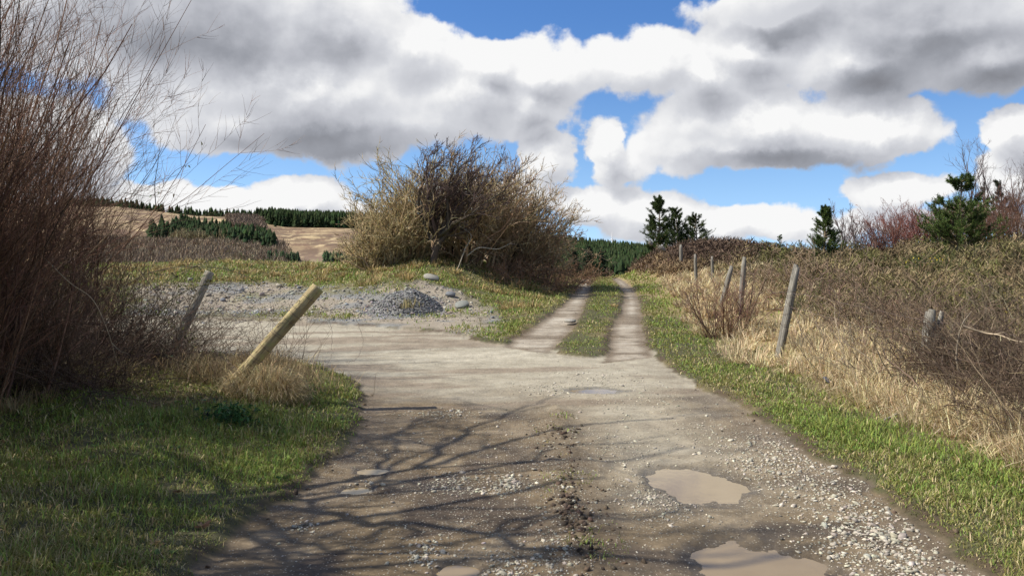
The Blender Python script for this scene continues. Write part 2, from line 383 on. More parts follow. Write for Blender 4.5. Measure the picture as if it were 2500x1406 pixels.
# ------------------------------------------------------------------ materials
def plant_mat(name, rough=.75, trans=0.0, noise=0, nscale=30):
    m = bpy.data.materials.new(name); m.use_nodes = True; nt = m.node_tree; nt.nodes.clear()
    a = N(nt, 'ShaderNodeAttribute'); a.attribute_name = 'Col'
    c = a.outputs['Color']
    if noise:
        g_ = N(nt, 'ShaderNodeNewGeometry'); nn = NOISE(nt, g_.outputs['Position'], nscale, 4)
        c = MIX(nt, 1.0, c, MIX(nt, MR(nt, nn.outputs[0], .3, .7), (1 - noise,) * 3, (1 + noise,) * 3), 'MULTIPLY')
    b = N(nt, 'ShaderNodeBsdfPrincipled'); L(nt, c, b.inputs['Base Color']); b.inputs['Roughness'].default_value = rough
    b.inputs['Specular IOR Level'].default_value = .25
    o = N(nt, 'ShaderNodeOutputMaterial')
    if trans > 0:
        t = N(nt, 'ShaderNodeBsdfTranslucent'); L(nt, c, t.inputs[0]); mx = N(nt, 'ShaderNodeMixShader'); mx.inputs[0].default_value = trans
        L(nt, b.outputs[0], mx.inputs[1]); L(nt, t.outputs[0], mx.inputs[2]); L(nt, mx.outputs[0], o.inputs[0])
    else: L(nt, b.outputs[0], o.inputs[0])
    return m
M_grass = plant_mat('grass_blades', .6, .3); M_twig = plant_mat('bark', .8, 0, .25, 40); M_leaf = plant_mat('leaves', .55, .25)
M_stone = plant_mat('stone', .8, 0, .3, 60); M_needle = plant_mat('needles', .9, .1); [setattr(n_.inputs['Specular IOR Level'], 'default_value', .05) for n_ in M_needle.node_tree.nodes if n_.type == 'BSDF_PRINCIPLED']
def wood_mat(name, base, dark, scale=1.0, moss=None):
    m = bpy.data.materials.new(name); m.use_nodes = True; nt = m.node_tree; nt.nodes.clear()
    tc = N(nt, 'ShaderNodeTexCoord'); mp = N(nt, 'ShaderNodeMapping'); L(nt, tc.outputs['Object'], mp.inputs[0]); mp.inputs['Scale'].default_value = (45 * scale, 45 * scale, 2.2 * scale)
    n1 = NOISE(nt, mp.outputs[0], 1.0, 6, .65, .3); n2 = NOISE(nt, tc.outputs['Object'], 7, 4)
    c = MIX(nt, MR(nt, n1.outputs[0], .40, .60), dark, base)
    c = MIX(nt, MR(nt, n2.outputs[0], .42, .62), c, tuple(q * .58 for q in base))
    if moss: c = MIX(nt, MR(nt, NOISE(nt, tc.outputs['Object'], 11, 5).outputs[0], .5, .66), c, moss)
    b = N(nt, 'ShaderNodeBsdfPrincipled'); L(nt, c, b.inputs['Base Color']); b.inputs['Roughness'].default_value = .85
    bp = N(nt, 'ShaderNodeBump'); bp.inputs['Strength'].default_value = .7; bp.inputs['Distance'].default_value = .006; L(nt, n1.outputs[0], bp.inputs['Height']); L(nt, bp.outputs[0], b.inputs['Normal'])
    o = N(nt, 'ShaderNodeOutputMaterial'); L(nt, b.outputs[0], o.inputs[0]); return m
M_post = wood_mat('treated_timber', (.54, .43, .22), (.20, .145, .065), 1.0, (.33, .30, .12))
M_grey = wood_mat('weathered_timber', (.30, .275, .225), (.09, .08, .065), 1.3)
def plain(name, col, rough=.5, metal=0.0):
    m = bpy.data.materials.new(name); m.use_nodes = True; nt = m.node_tree; b = nt.nodes['Principled BSDF']
    g_ = N(nt, 'ShaderNodeNewGeometry'); nn = NOISE(nt, g_.outputs['Position'], 25, 3)
    L(nt, MIX(nt, nn.outputs[0], tuple(q * .75 for q in col), tuple(min(q * 1.2, 1) for q in col)), b.inputs['Base Color'])
    b.inputs['Roughness'].default_value = rough; b.inputs['Metallic'].default_value = metal; return m
M_wire = plain('rusty_wire', (.16, .12, .10), .6, .5); M_white = plain('white_paint', (.8, .8, .8), .4)

def ground_mat():
    m = bpy.data.materials.new('ground'); m.use_nodes = True; nt = m.node_tree; nt.nodes.clear()
    a = N(nt, 'ShaderNodeAttribute'); a.attribute_name = 'Col'
    wet = N(nt, 'ShaderNodeAttribute'); wet.attribute_name = 'wet'; wet = wet.outputs['Fac']
    gr = N(nt, 'ShaderNodeAttribute'); gr.attribute_name = 'grit'; gr = gr.outputs['Fac']
    gm = N(nt, 'ShaderNodeNewGeometry'); pos = gm.outputs['Position']
    n1 = NOISE(nt, pos, 3.2, 6, .62); n2 = NOISE(nt, pos, 38, 5, .7); n3 = NOISE(nt, pos, 150, 3, .6)
    vo = N(nt, 'ShaderNodeTexVoronoi'); vo.inputs['Scale'].default_value = 55; vo.inputs['Randomness'].default_value = 1; L(nt, pos, vo.inputs['Vector'])
    f = M(nt, 'ADD', M(nt, 'MULTIPLY', n1.outputs[0], .9), M(nt, 'MULTIPLY', n2.outputs[0], 1.1))
    c = MIX(nt, 1.0, a.outputs['Color'], MIX(nt, MR(nt, f, .72, 1.28, smooth=False), (.66, .64, .62), (1.30, 1.31, 1.33)), 'MULTIPLY')
    # fine grit: small pale chips pressed in
    sep = N(nt, 'ShaderNodeSeparateColor'); L(nt, vo.outputs['Color'], sep.inputs[0])
    chip = M(nt, 'MULTIPLY', MR(nt, vo.outputs['Distance'], .32, .22), M(nt, 'GREATER_THAN', M(nt, 'MULTIPLY', sep.outputs[0], gr), .30))
    c = MIX(nt, M(nt, 'MULTIPLY', chip, .85), c, (.36, .325, .26))
    b = N(nt, 'ShaderNodeBsdfPrincipled'); L(nt, c, b.inputs['Base Color'])
    L(nt, MR(nt, wet, 0, 1, .92, .38, False), b.inputs['Roughness']); b.inputs['Specular IOR Level'].default_value = .3
    hgt = M(nt, 'ADD', M(nt, 'ADD', M(nt, 'MULTIPLY', n2.outputs[0], 1.0), M(nt, 'MULTIPLY', n3.outputs[0], .4)), M(nt, 'MULTIPLY', chip, .35))
    bp = N(nt, 'ShaderNodeBump'); bp.inputs['Strength'].default_value = .55; bp.inputs['Distance'].default_value = .012
    L(nt, hgt, bp.inputs['Height']); L(nt, bp.outputs[0], b.inputs['Normal'])
    o = N(nt, 'ShaderNodeOutputMaterial'); L(nt, b.outputs[0], o.inputs[0]); return m

# ------------------------------------------------------------------ the ground sheet
def ground():
    azf = np.concatenate([np.linspace(-math.pi, -.72, 90, endpoint=False), np.linspace(-.72, .72, 1150, endpoint=False), np.linspace(.72, math.pi, 90, endpoint=False)])
    rr = np.concatenate([np.geomspace(1.2, 60, 740, endpoint=False), np.geomspace(60, 700, 240, endpoint=False), np.geomspace(700, 9000, 40)])
    A, Rr = np.meshgrid(azf, rr); x = Rr * np.sin(A); y = Rr * np.cos(A)
    z = height(x, y)
    r = Rr
    road, track, grav = masks(x, y)
    def c3(c): return np.array(c)[None, None, :]
    def mixc(base, c, m): return base * (1 - m[..., None]) + c3(c) * m[..., None]
    n1 = fbm(x * .9, y * .9, 61, 4); n2 = fbm(x * 3.5, y * 3.5, 62, 4); n3 = fbm(x * .35, y * .35, 63, 3)
    # soil under the grass
    col = np.ones(x.shape + (3,)) * c3((.070, .066, .030))
    col = mixc(col, (.16, .125, .06), ss(n1, .5, .72))
    # right bank: straw litter, heath soil
    straw = ss(x, 3.3 , 4.1) * ss(y, 3, 6) * (1 - ss(x, 6.0, 7.5))
    col = mixc(col, (.30, .22, .11), straw * .8)
    col = mixc(col, (.075, .06, .032), ss(x, 5.8, 7.2))
    # mound turf
    mt = ss(y, 18.5, 20.5) * ss(2.2 + .1 * (y - 24) - x, 0, .8)
    col = mixc(col, (.12, .115, .045), mt * .7)
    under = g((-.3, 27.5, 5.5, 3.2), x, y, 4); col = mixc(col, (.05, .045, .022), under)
    # moor beyond
    far = ss(r, 45, 90)
    moor = np.ones_like(col) * c3((.27, .19, .105))
    m1 = fbm(x * .03 + 3, y * .016, 71, 5, .6); m2 = fbm(x * .11, y * .05, 72, 4, .6)
    moor = mixc(moor, (.42, .315, .17), ss(m1, .5, .66)); moor = mixc(moor, (.15, .095, .055), ss(m2, .47, .60)); moor = mixc(moor, (.13, .085, .05), ss(fbm(x * .02, y * .09, 73, 4), .57, .66) * .8)
    moor = mixc(moor, (.52, .40, .22), ss(fbm(x * .25, y * .06, 74, 4, .65), .55, .7) * .8); moor = mixc(moor, (.17, .10, .06), ss(fbm(x * .22, y * .07, 75, 4, .65), .56, .66) * .8); moor = mixc(moor, (.17, .12, .085), 1 - ss(r, 230, 330))
    fa = far[..., None]; col = col * (1 - fa) + moor * fa
    # gap hill floor dark green
    gap = ss(x / np.maximum(y, 1), .03, .06) * (y > 40) * (r < 900); col = mixc(col, (.05, .06, .03), gap * ss(r, 42, 60) * 1.0)
    # gravel apron and rubble slope
    gm = 1 - ss(grav, -.5, .35); 
    gc = np.ones_like(col) * c3((.265, .225, .17)); gc = mixc(gc, (.19, .185, .17), ss(fbm(x * .8, y * 1.2, 64, 4), .5, .65)); gc = mixc(gc, (.16, .15, .08), ss(n1 + .0 * n2, .60, .72) * .8)
    slope = ss(y, 20, 22.0)
    col = col * (1 - gm[..., None]) + gc * gm[..., None]
    # road surface
    dust = np.ones_like(col) * c3((.33, .295, .222))
    mud = np.ones_like(col) * c3((.148, .108, .062))
    mud = mixc(mud, (.225, .172, .108), ss(n2, .45, .7)); mud = mixc(mud, (.08, .059, .041), ss(fbm(x * 2, y * 2, 65, 4), .56, .72))
    mud = mixc(mud, (.085, .062, .04), ss(fbm(x * 5.5, y * .45, 165, 3), .54, .68) * .5)
    k = ss(y + 1.3 * (n1 - .5) * 2, 8.4, 11.5)
    k = np.maximum(k, .75 * g((1.25, 8.0, .7, 2.2), x, y)); k = np.maximum(k, .5 * g((1.0, 6.5, .5, 1.2), x, y))
    streak = fbm((x + .35 * y) * .5, (y - .2 * x) * 2.2, 66, 4)
    rc = mud * (1 - k[..., None]) + dust * k[..., None]
    rc = mixc(rc, (.20, .155, .11), ss(streak, .52, .66) * .75 * ss(y, 7, 10))
    rc = mixc(rc, (.41, .37, .285), ss(streak, .42, .30) * .6 * k)
    rc = mixc(rc, (.13, .10, .07), ss(road, -.55, -.02) * .7 * ss(fbm(x * 1.6, y * 1.6, 67, 3), .3, .6) * (1 - .65 * ss(y, 9, 13)))
    midr = np.exp(-((x - .42) / .28) ** 2) * (1 - ss(y, 8.2, 9.5)); rc = mixc(rc, (.135, .10, .06), midr * .8 * ss(n2, .3, .55))
    rm = 1 - ss(road, -.04, .05)
    col = col * (1 - rm[..., None]) + rc * rm[..., None]
    # wheel ruts of the track
    tc_ = np.ones_like(col) * c3((.31, .265, .205)); ban = fbm(x * .7, y * 3.2, 68, 4, .6); tc_ = mixc(tc_, (.17, .135, .095), ss(ban, .52, .64)); tc_ = mixc(tc_, (.40, .36, .29), ss(ban, .46, .36) * .7)
    tc_ = mixc(tc_, (.13, .095, .06), ss(track, -.22, -.03) * .75)
    tm = (1 - ss(track, -.04, .06)) * rmask_far(r)
    col = col * (1 - tm[..., None]) + tc_ * tm[..., None]
    # brown soil lip along the grass edge
    d = np.minimum(road, track); lip = np.exp(-((d - .07) / .07) ** 2) * (1 - ss(r, 20, 30)); col = mixc(col, (.075, .05, .032), lip * ss(n2, .35, .6) * .9)
    # wetness round the puddles
    wet = np.zeros_like(x)
    for i, e in enumerate(PUD):
        near = (np.abs(x - e[0]) < e[2] * 3.5) & (np.abs(y - e[1]) < e[3] * 3.5)
        f = np.where(near, pud_field(i, x, y), 9); wet = np.maximum(wet, 1 - ss(f, .9, 1.5))
    wet = np.maximum(wet, .5 * ss(fbm(x * 1.7, y * 1.7, 69, 3), .58, .7) * (y < 7.5)) * rm
    col = col * (1 - .45 * wet[..., None])
    grit = np.clip(rm * (.45 + .55 * ss(n1, .4, .65)) + gm + .7 * tm, 0, 1) * (1 - ss(r, 22, 34))
    # faces
    nr, na = x.shape
    i = np.arange(nr - 1)[:, None]; j = np.arange(na)[None, :]
    q = np.stack([i * na + j, (i + 1) * na + j, (i + 1) * na + (j + 1) % na, i * na + (j + 1) % na], -1).reshape(-1, 4)[:, ::-1]
    V = np.stack([x, y, z], -1).reshape(-1, 3); V = np.vstack([V, [0, 0, float(height(np.array([0.]), np.array([0.]))[0])]])
    ctr = len(V) - 1; jj = np.arange(na); t = np.stack([np.full(na, ctr), jj, (jj + 1) % na], -1)[:, ::-1]
    colf = np.vstack([col.reshape(-1, 3), col[0, 0]]); w = np.append(wet.ravel(), 0); gt = np.append(grit.ravel(), .5)
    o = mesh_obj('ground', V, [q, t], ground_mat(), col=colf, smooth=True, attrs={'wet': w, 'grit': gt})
    tag(o, kind='structure')
def rmask_far(r): return 1 - ss(r, 42, 50)
ground()

# ------------------------------------------------------------------ puddles
def puddles():
    m = bpy.data.materials.new('muddy_water'); m.use_nodes = True; nt = m.node_tree; b = nt.nodes['Principled BSDF']
    gm = N(nt, 'ShaderNodeNewGeometry'); nn = NOISE(nt, gm.outputs['Position'], 6, 3)
    L(nt, MIX(nt, nn.outputs[0], (.215, .155, .075), (.29, .215, .115)), b.inputs['Base Color'])
    b.inputs['Roughness'].default_value = .06; b.inputs['IOR'].default_value = 1.4
    bp = N(nt, 'ShaderNodeBump'); bp.inputs['Strength'].default_value = .04; bp.inputs['Distance'].default_value = .01; L(nt, NOISE(nt, gm.outputs['Position'], 22, 2).outputs[0], bp.inputs['Height']); L(nt, bp.outputs[0], b.inputs['Normal'])
    for i, e in enumerate(PUD):
        # water level: the ground height where the hollow's field is about 1
        NA = 160; an = np.linspace(0, 2 * np.pi, NA, endpoint=False)
        gx, gy = np.meshgrid(np.linspace(-1.5, 1.5, 80), np.linspace(-1.5, 1.5, 80)); X = e[0] + gx * e[2]; Y = e[1] + gy * e[3]
        f = pud_field(i, X, Y); H = height(X, Y); ring = (f > .8) & (f < .95)
        lev = float(np.percentile(H[ring], 50 if i < 2 else 30)) if ring.any() else float(H.mean())
        rad = 1.7
        bx = e[0] + np.cos(an) * e[2] * rad; by = e[1] + np.sin(an) * e[3] * rad
        # contour: march outwards until the ground rises above the water
        RR = np.linspace(0.02, rad, 60); px = e[0] + np.outer(RR, np.cos(an)) * e[2]; py = e[1] + np.outer(RR, np.sin(an)) * e[3]
        ff = pud_field(i, px, py); k = np.argmax(ff > 1.32, axis=0); k[k == 0] = 59
        R = RR[k]
        V = [[e[0], e[1], lev]] + [[e[0] + np.cos(a) * e[2] * q, e[1] + np.sin(a) * e[3] * q, lev] for a, q in zip(an, R)]
        t = np.array([[0, 1 + j, 1 + (j + 1) % NA] for j in range(NA)])
        o = mesh_obj('puddle', np.array(V), [t], m); tag(o, kind='structure')
puddles()

# ------------------------------------------------------------------ grass, straw, heath
CAMR = 40.0
def wedge(n, r0, r1, a=.66, p=1.0):
    t = rs.rand(n)
    if p == 1.0: r = r0 * (r1 / r0) ** t
    else: r = (r0 ** (1 - p) + t * (r1 ** (1 - p) - r0 ** (1 - p))) ** (1 / (1 - p))
    az = rnd(-a, a, n); return r * np.sin(az), r * np.cos(az), r
def grass_field():
    x, y, r = wedge(1200000, 2.6, 46, .64)
    road, track, grav = masks(x, y); d = np.minimum(road, track)
    n1 = fbm(x * 1.1, y * 1.1, 81, 4); n2 = fbm(x * 4, y * 4, 82, 3)
    left = x < np.where(y < 13, 0, 99)
    verge = (x > 1.5) & (y < 60)
    bank = ss(x - np.interp(y, [0, 6, 9, 12, 16, 20, 28, 40], [3.7, 3.7, 3.45, 3.5, 3.6, 3.9, 4.9, 6.4]) + 1.6 * (n1 - .5) + .6 * (n2 - .5), -.6, .5)
    pr = np.ones(len(x)) * .95
    pr = np.where(grav < .1, .02 + .4 * (n1 > .66), pr)
    pr = np.where((x > 1.5), pr * (1 - .85 * bank), pr)
    pr = pr * (.40 + .60 * ss(n1, .30, .52)) * (.55 + .45 * ss(n2, .32, .52))
    pr = np.where(d < .02, 0, pr)
    rag = ss(d, .02, .20); pr = pr * (.35 + .65 * rag)
    pr = np.where((road < 0) & (np.abs(x - .42) < .22) & (y < 9) & (n2 > .56), .10, pr)   # wisps on the crown of the road
    pr = np.where((x > 7.5) & (y > 10), 0, pr)
    pr = np.where((y > 10.8) & (y < 19) & (x < -2.0) & (road < .4), pr * .3, pr)
    keep = rs.rand(len(x)) < pr
    x, y, r, n1, n2, d = x[keep], y[keep], r[keep], n1[keep], n2[keep], d[keep]; m = len(x)
    B = np.stack([x, y, height(x, y) - .004], -1)
    med = (track_median(x, y))
    ln = rnd(.018, .060, m) * np.exp(rs.normal(0, .25, m)) * (.55 + .9 * fbm(x * 3.1, y * 3.1, 86, 3)) * (1 + .8 * (n1 - .3)) ; ln = np.where(x < -2.0, ln * 1.15, ln) ; ln = np.where(med, ln * .7, ln)
    tuft = fbm(x * 1.7, y * 1.7, 84, 3) > .62; ln = np.where(tuft & ~med, ln * 1.6, ln); ln = ln * (.55 + .45 * ss(d, 0, .35))
    ln = ln * (1 + .35 * ss(r, 12, 30))
    wd = np.maximum(.0030, .00100 * r) * rnd(.7, 1.3, m)
    green = cvar((.215, .275, .060), m, .30, .10); yel = cvar((.23, .22, .065), m, .2, .06); stw = cvar((.50, .41, .22), m, .25, .05)
    dry = ss(fbm(x * .8 + 9, y * .8, 85, 4), .48, .68)
    mound = (y > 17.5) & (x < 3)
    dry = np.clip(dry + .35 * mound + .08 * (x < -2) , 0, 1) * np.where(med, .45, 1)
    edge = np.exp(-(d / .5) ** 2) * (y > 9)
    u = rs.rand(m)
    col = green.copy(); w_y = u < (.18 + .5 * dry + .35 * edge); col[w_y] = yel[w_y]
    w_s = rs.rand(m) < (.04 + .22 * dry); col[w_s] = stw[w_s]
    G = Geo(); G.blades(B, rnd(0, 2 * np.pi, m), ln, wd, rnd(.25, 1.6, m), col)
    tag(G.obj('grass', M_grass), 'short green and yellowing grass on the verges, track centre and banks', 'grass', kind='stuff')
def track_median(x, y):
    return (sdf(MED, x, y) < 0)
MED = poly([(1345, 858), (1398, 795), (1424, 750), (1438, 715), (1442, 690), (1440, 674), (1496, 678), (1510, 692), (1522, 712), (1524, 740), (1512, 770), (1492, 800), (1485, 850), (1420, 868)])
grass_field()

def straw_field():
    G = Geo()
    # tussocks along the foot of the right bank
    def tuss(cx, cy, rad, nb, hl, wdk=1.0, base=(.62, .50, .30), lean=(.3, 1.5), dz=0):
        cx = np.asarray(cx); idx = np.repeat(np.arange(len(cx)), nb); m = len(idx)
        a = rnd(0, 2 * np.pi, m); q = rad[idx] * np.sqrt(rs.rand(m))
        x = cx[idx] + np.cos(a) * q; y = cy[idx] + np.sin(a) * q
        B = np.stack([x, y, height(x, y) - .01 + dz], -1); r = np.hypot(x, y)
        ln = hl[idx] * rnd(.5, 1.2, m); wd = np.maximum(.004, .00095 * r) * rnd(.7, 1.3, m) * wdk
        aa = a + rnd(-1.0, 1.0, m)
        col = cvar(base, m, .22, .05) * (rnd(.8, 1.15, len(cx))[idx])[:, None]
        G.blades(B, aa, ln, wd, rnd(lean[0], lean[1], m), np.clip(col, .01, .8), droop=1.45)
    x, y, r = wedge(9000, 5.2, 44, .62, 1.0)
    edge = np.interp(y, [0, 6, 9, 12, 16, 20, 28, 40], [3.85, 3.85, 3.55, 3.5, 3.55, 3.95, 5.1, 6.6])
    off = x - edge + .9 * (fbm(x * .9, y * .9, 91, 3) - .5)
    w = ss(off, -.15, .25) * (1 - .75 * ss(off, 2.3, 4.5)) 
    w = w * np.where(fbm(x * .6, y * .6, 92, 3) > .42, 1, .45) * (1 - ss(x, 9, 13))
    k = rs.rand(len(x)) < w; x, y = x[k], y[k]
    tuss(x, y, rnd(.08, .2, len(x)), 75, rnd(.18, .42, len(x)))
    # mound and hedge foot
    x = rnd(-12, 2.6, 900); y = rnd(19.5, 27, 900); k = (rs.rand(900) < .35) & (sdf(GRAV, x, y) > .3) & (np.minimum(sdf(RUTL, x, y), sdf(ROAD, x, y)) > .5)
    tuss(x[k], y[k], rnd(.12, .3, k.sum()), 40, rnd(.12, .28, k.sum()), base=(.36, .27, .12))
    # at the foot of the left shrubs and round the leaning post
    x = rnd(-6.5, -2.6, 420); y = rnd(7.0, 11.0, 420); k = (sdf(ROAD, x, y) > .3) & ((y > 8.9 + rnd(-.8, 1, 420)) | (x < -4.2)) & ~((x > -3.9) & (y < 9.2))
    tuss(x[k], y[k], rnd(.06, .18, k.sum()), 34, rnd(.12, .32, k.sum()), base=(.33, .26, .13))
    xx, yy, r = wedge(330, 3.4, 8.5, .6); k = (xx < -1.9)
    tuss(xx[k], yy[k], rnd(.04, .12, k.sum()), 22, rnd(.05, .13, k.sum()), base=(.36, .29, .13))
    tag(G.obj('dead_grass', M_grass), 'straw coloured dead grass tussocks along the right bank and hedge foot', 'grass', kind='stuff')
straw_field()

def heath():
    G = Geo()
    # woody clumps: each a spray of short curved twigs
    def clump(cx, cy, rad, hgt, nb, base, z0=0, wk=.0011, up=.9):
        idx = np.repeat(np.arange(len(cx)), nb); m = len(idx)
        a = rnd(0, 2 * np.pi, m); q = rad[idx] * np.sqrt(rs.rand(m)); x = cx[idx] + np.cos(a) * q; y = cy[idx] + np.sin(a) * q
        hh = hgt[idx] * (1 - .45 * (q / rad[idx]) ** 2)
        z = height(x, y) + hh * rs.rand(m) ** .7 * .92
        P0 = np.stack([x, y, z], -1)
        D = rs.normal(size=(m, 3)) * .8; D[:, 2] = np.abs(D[:, 2]) * .6 + up * .5; D[:, :2] += np.stack([np.cos(a), np.sin(a)], -1) * .35
        P1 = P0 + nrm(D) * (rnd(.08, .22, m) * (.65 + .35 * hgt[idx]))[:, None]
        w = np.maximum(.004, wk * np.hypot(x, y)) * rnd(.6, 1.3, m)
        c = cvar((1, 1, 1), m, .25, .06) * base[idx]
        G.ribbons(P0, P1, w, np.clip(c, .005, .8), .3)
    n = 5600; x, y, r = wedge(n, 11, 55, .64, 1.25)
    edge = np.interp(y, [0, 9, 12, 16, 20, 28, 40, 60], [5.0, 5.0, 5.3, 5.9, 6.1, 7.0, 8.0, 8.8])
    k = (x > edge + .7 * (fbm(x * .5, y * .5, 95, 3) - .5)); x, y, r = x[k], y[k], r[k]; m = len(x)
    b = np.where((fbm(x * .28, y * .28, 96, 3) > .5)[:, None], np.array([[.165, .145, .055]]), np.array([[.19, .145, .072]]))
    b = np.where((rs.rand(m) < .18)[:, None], np.array([[.34, .27, .13]]), b)
    b = np.where((rs.rand(m) < .16)[:, None], np.array([[.085, .095, .03]]), b)
    clump(x, y, rnd(.18, .42, m), rnd(.2, .42, m), 105, b)
    n = 150; x, y, r = wedge(900, 12, 45, .64, 1.25); k = x > np.interp(y, [0, 16, 28, 60], [5.8, 6.8, 8, 9.5]); x, y = x[k][:n], y[k][:n]; n = len(x)
    clump(x, y, rnd(.25, .5, n), rnd(.5, .85, n), 150, np.array([(.16, .15, .05), (.22, .16, .09), (.30, .23, .12), (.12, .10, .05)])[rs.randint(0, 4, n)])
    tag(G.obj('heather', M_twig), 'olive brown heather and gorse covering the rising heath behind the fence', 'heather', kind='stuff')
    # dark brown bracken and heather mass on the right of the track crest, and bracken on its left
    G = Geo()
    n = 330; x = rs.normal(8.6, 1.35, n); y = rs.normal(37, 3.0, n); clump(x, y, rnd(.35, .6, n), rnd(.45, .85, n), 130, np.array([[.12, .078, .052]]) * rnd(.7, 1.3, (n))[:, None])
    n = 160; y = rnd(29, 44, n); x = np.interp(y, [29, 44], [6.1, 6.7]) + rs.normal(0, .25, n); clump(x, y, rnd(.25, .4, n), rnd(.35, .6, n), 110, np.array([[.24, .165, .09]]) * rnd(.8, 1.25, (n))[:, None])
    tag(G.obj('bracken', M_twig), 'dark brown dead bracken heaped beside the crest of the track', 'bracken', kind='stuff')
    # brambles and dead stems at the near right, round the posts
    G = Geo()
    def tangle(n, per, cx, cy, rad, l0, l1, base, r0=(.0018, .004), tw=-.6, sub=3, k_=.00042):
        m = n * per; i = np.repeat(np.arange(n), per); X = cx[i] + rs.normal(0, 1, m) * rad; Y = cy[i] + rs.normal(0, 1, m) * rad
        D = rs.normal(size=(m, 3)); D[:, 2] = np.abs(D[:, 2]) * .8 + .35; q = np.hypot(X, Y)
        hh = rnd(0, .3, m)
        P, R_ = grow(np.stack([X, Y, height(X, Y) + hh * .6], -1), D, rnd(l0, l1, m) * (rnd(.6, 1.2, n)[i]), np.maximum(rnd(r0[0], r0[1], m), k_ * q), 7, .16, (0, 0, tw), .10, .45)
        cb = cvar((1, 1, 1), m, .25, .05) * (np.asarray(base)[None] if np.ndim(base) == 1 else base[i]); G.tubes(P, R_, 3, np.clip(cb, .01, .8))
        P2, R2 = spawn(P, R_, sub, .15, 1, (.4, 1.2), .38, .75, 5, .16, (0, 0, -.1), .03, .5, .4, .0014); G.tubes(P2, np.maximum(R2, k_ * .85 * P2[:, :1, 1]), 3, np.repeat(np.clip(cb, .01, .8), sub, axis=0)[:len(P2)])
    n = 115; y = rnd(5.4, 14.5, n); x = np.interp(y, [5.4, 8, 11, 16.5], [4.1, 4.6, 5.3, 6.0]) + np.abs(rs.normal(0, 1.3, n))
    pal = np.array([(.27, .20, .125), (.16, .11, .072), (.34, .26, .165), (.22, .15, .105)])[rs.randint(0, 4, n)]
    tangle(n, 13, x, y, .22, .45, 1.15, pal)
    n = 34; y = rnd(6.2, 9.8, n); x = np.interp(y, [6.2, 9.8], [3.95, 4.6]) + rnd(0, 1.0, n); tangle(n, 40, x, y, .18, .3, .75, np.array([.13, .09, .062]), sub=4)
    n = 80; y = rnd(12, 24, n); x = np.interp(y, [12, 16, 30], [5.5, 5.8, 7.4]) + np.abs(rs.normal(0, 1.5, n)); tangle(n, 9, x, y, .3, .4, .95, np.array([(.32, .225, .155), (.26, .18, .12), (.38, .28, .18)])[rs.randint(0, 3, n)])
    tag(G.obj('brushwood', M_twig), 'tangled grey brown dead brushwood along the near right bank', 'brushwood', kind='stuff')
heath()

def weeds():
    G = Geo(); x, y, r = wedge(2600, 3.5, 24, .62); rd, tr, gv = masks(x, y); d = np.minimum(rd, tr); k = (d > .12) & (gv > .2) & ((x < 0) | (x < 4.2)) & (fbm(x * 1.4, y * 1.4, 120, 3) > .5) & (rs.rand(len(x)) < .45)
    x, y = x[k], y[k]; n = len(x); per = 9; i = np.repeat(np.arange(n), per); m = n * per; a = rnd(0, 6.28, m); X = x[i] + np.cos(a) * .008; Y = y[i] + np.sin(a) * .008
    sz = rnd(.012, .035, n)[i] * rnd(.6, 1.2, m); P0 = np.stack([X, Y, height(X, Y) + .015], -1); P1 = P0 + np.stack([np.cos(a) * sz, np.sin(a) * sz, sz * rnd(.1, .8, m)], -1)
    G.ribbons(P0, P1, sz * .55, np.repeat(np.where((rs.rand(n) < .3)[:, None], cvar((.30, .20, .10), n, .3), cvar((.10, .17, .05), n, .25)), per, axis=0), .5)
    tag(G.obj('verge_weeds', M_leaf), 'low broad leaved weeds and dead leaves among the verge grass', 'weeds', kind='stuff')
weeds()

# ------------------------------------------------------------------ stones
def ico():
    t = (1 + 5 ** .5) / 2
    v = np.array([(-1, t, 0), (1, t, 0), (-1, -t, 0), (1, -t, 0), (0, -1, t), (0, 1, t), (0, -1, -t), (0, 1, -t), (t, 0, -1), (t, 0, 1), (-t, 0, -1), (-t, 0, 1)], float)
    f = np.array([(0, 11, 5), (0, 5, 1), (0, 1, 7), (0, 7, 10), (0, 10, 11), (1, 5, 9), (5, 11, 4), (11, 10, 2), (10, 7, 6), (7, 1, 8), (3, 9, 4), (3, 4, 2), (3, 2, 6), (3, 6, 8), (3, 8, 9), (4, 9, 5), (2, 4, 11), (6, 2, 10), (8, 6, 7), (9, 8, 1)])
    return v / np.linalg.norm(v[0]), f
ICO = ico()
def stones(G, P, size, col, flat=(.3, .7)):
    m = len(P); v = ICO[0][None] * (1 + rs.uniform(-.42, .30, (m, 12, 1)))
    sc_ = np.stack([rnd(.8, 1.4, m), rnd(.6, 1.0, m), rnd(flat[0], flat[1], m)], -1); v = v * sc_[:, None]
    a = rnd(0, 2 * np.pi, m); ca, sa = np.cos(a)[:, None], np.sin(a)[:, None]
    tl = rs.normal(0, .18, (m, 1)); v[..., 2] = v[..., 2] + tl * v[..., 0]
    x = v[..., 0] * ca - v[..., 1] * sa; y = v[..., 0] * sa + v[..., 1] * ca
    v = np.stack([x, y, v[..., 2]], -1) * size[:, None, None] + P[:, None]
    t = (ICO[1][None] + (np.arange(m) * 12)[:, None, None]).reshape(-1, 3)
    G.add(v, t=t, c=np.repeat(col, 12, axis=0))
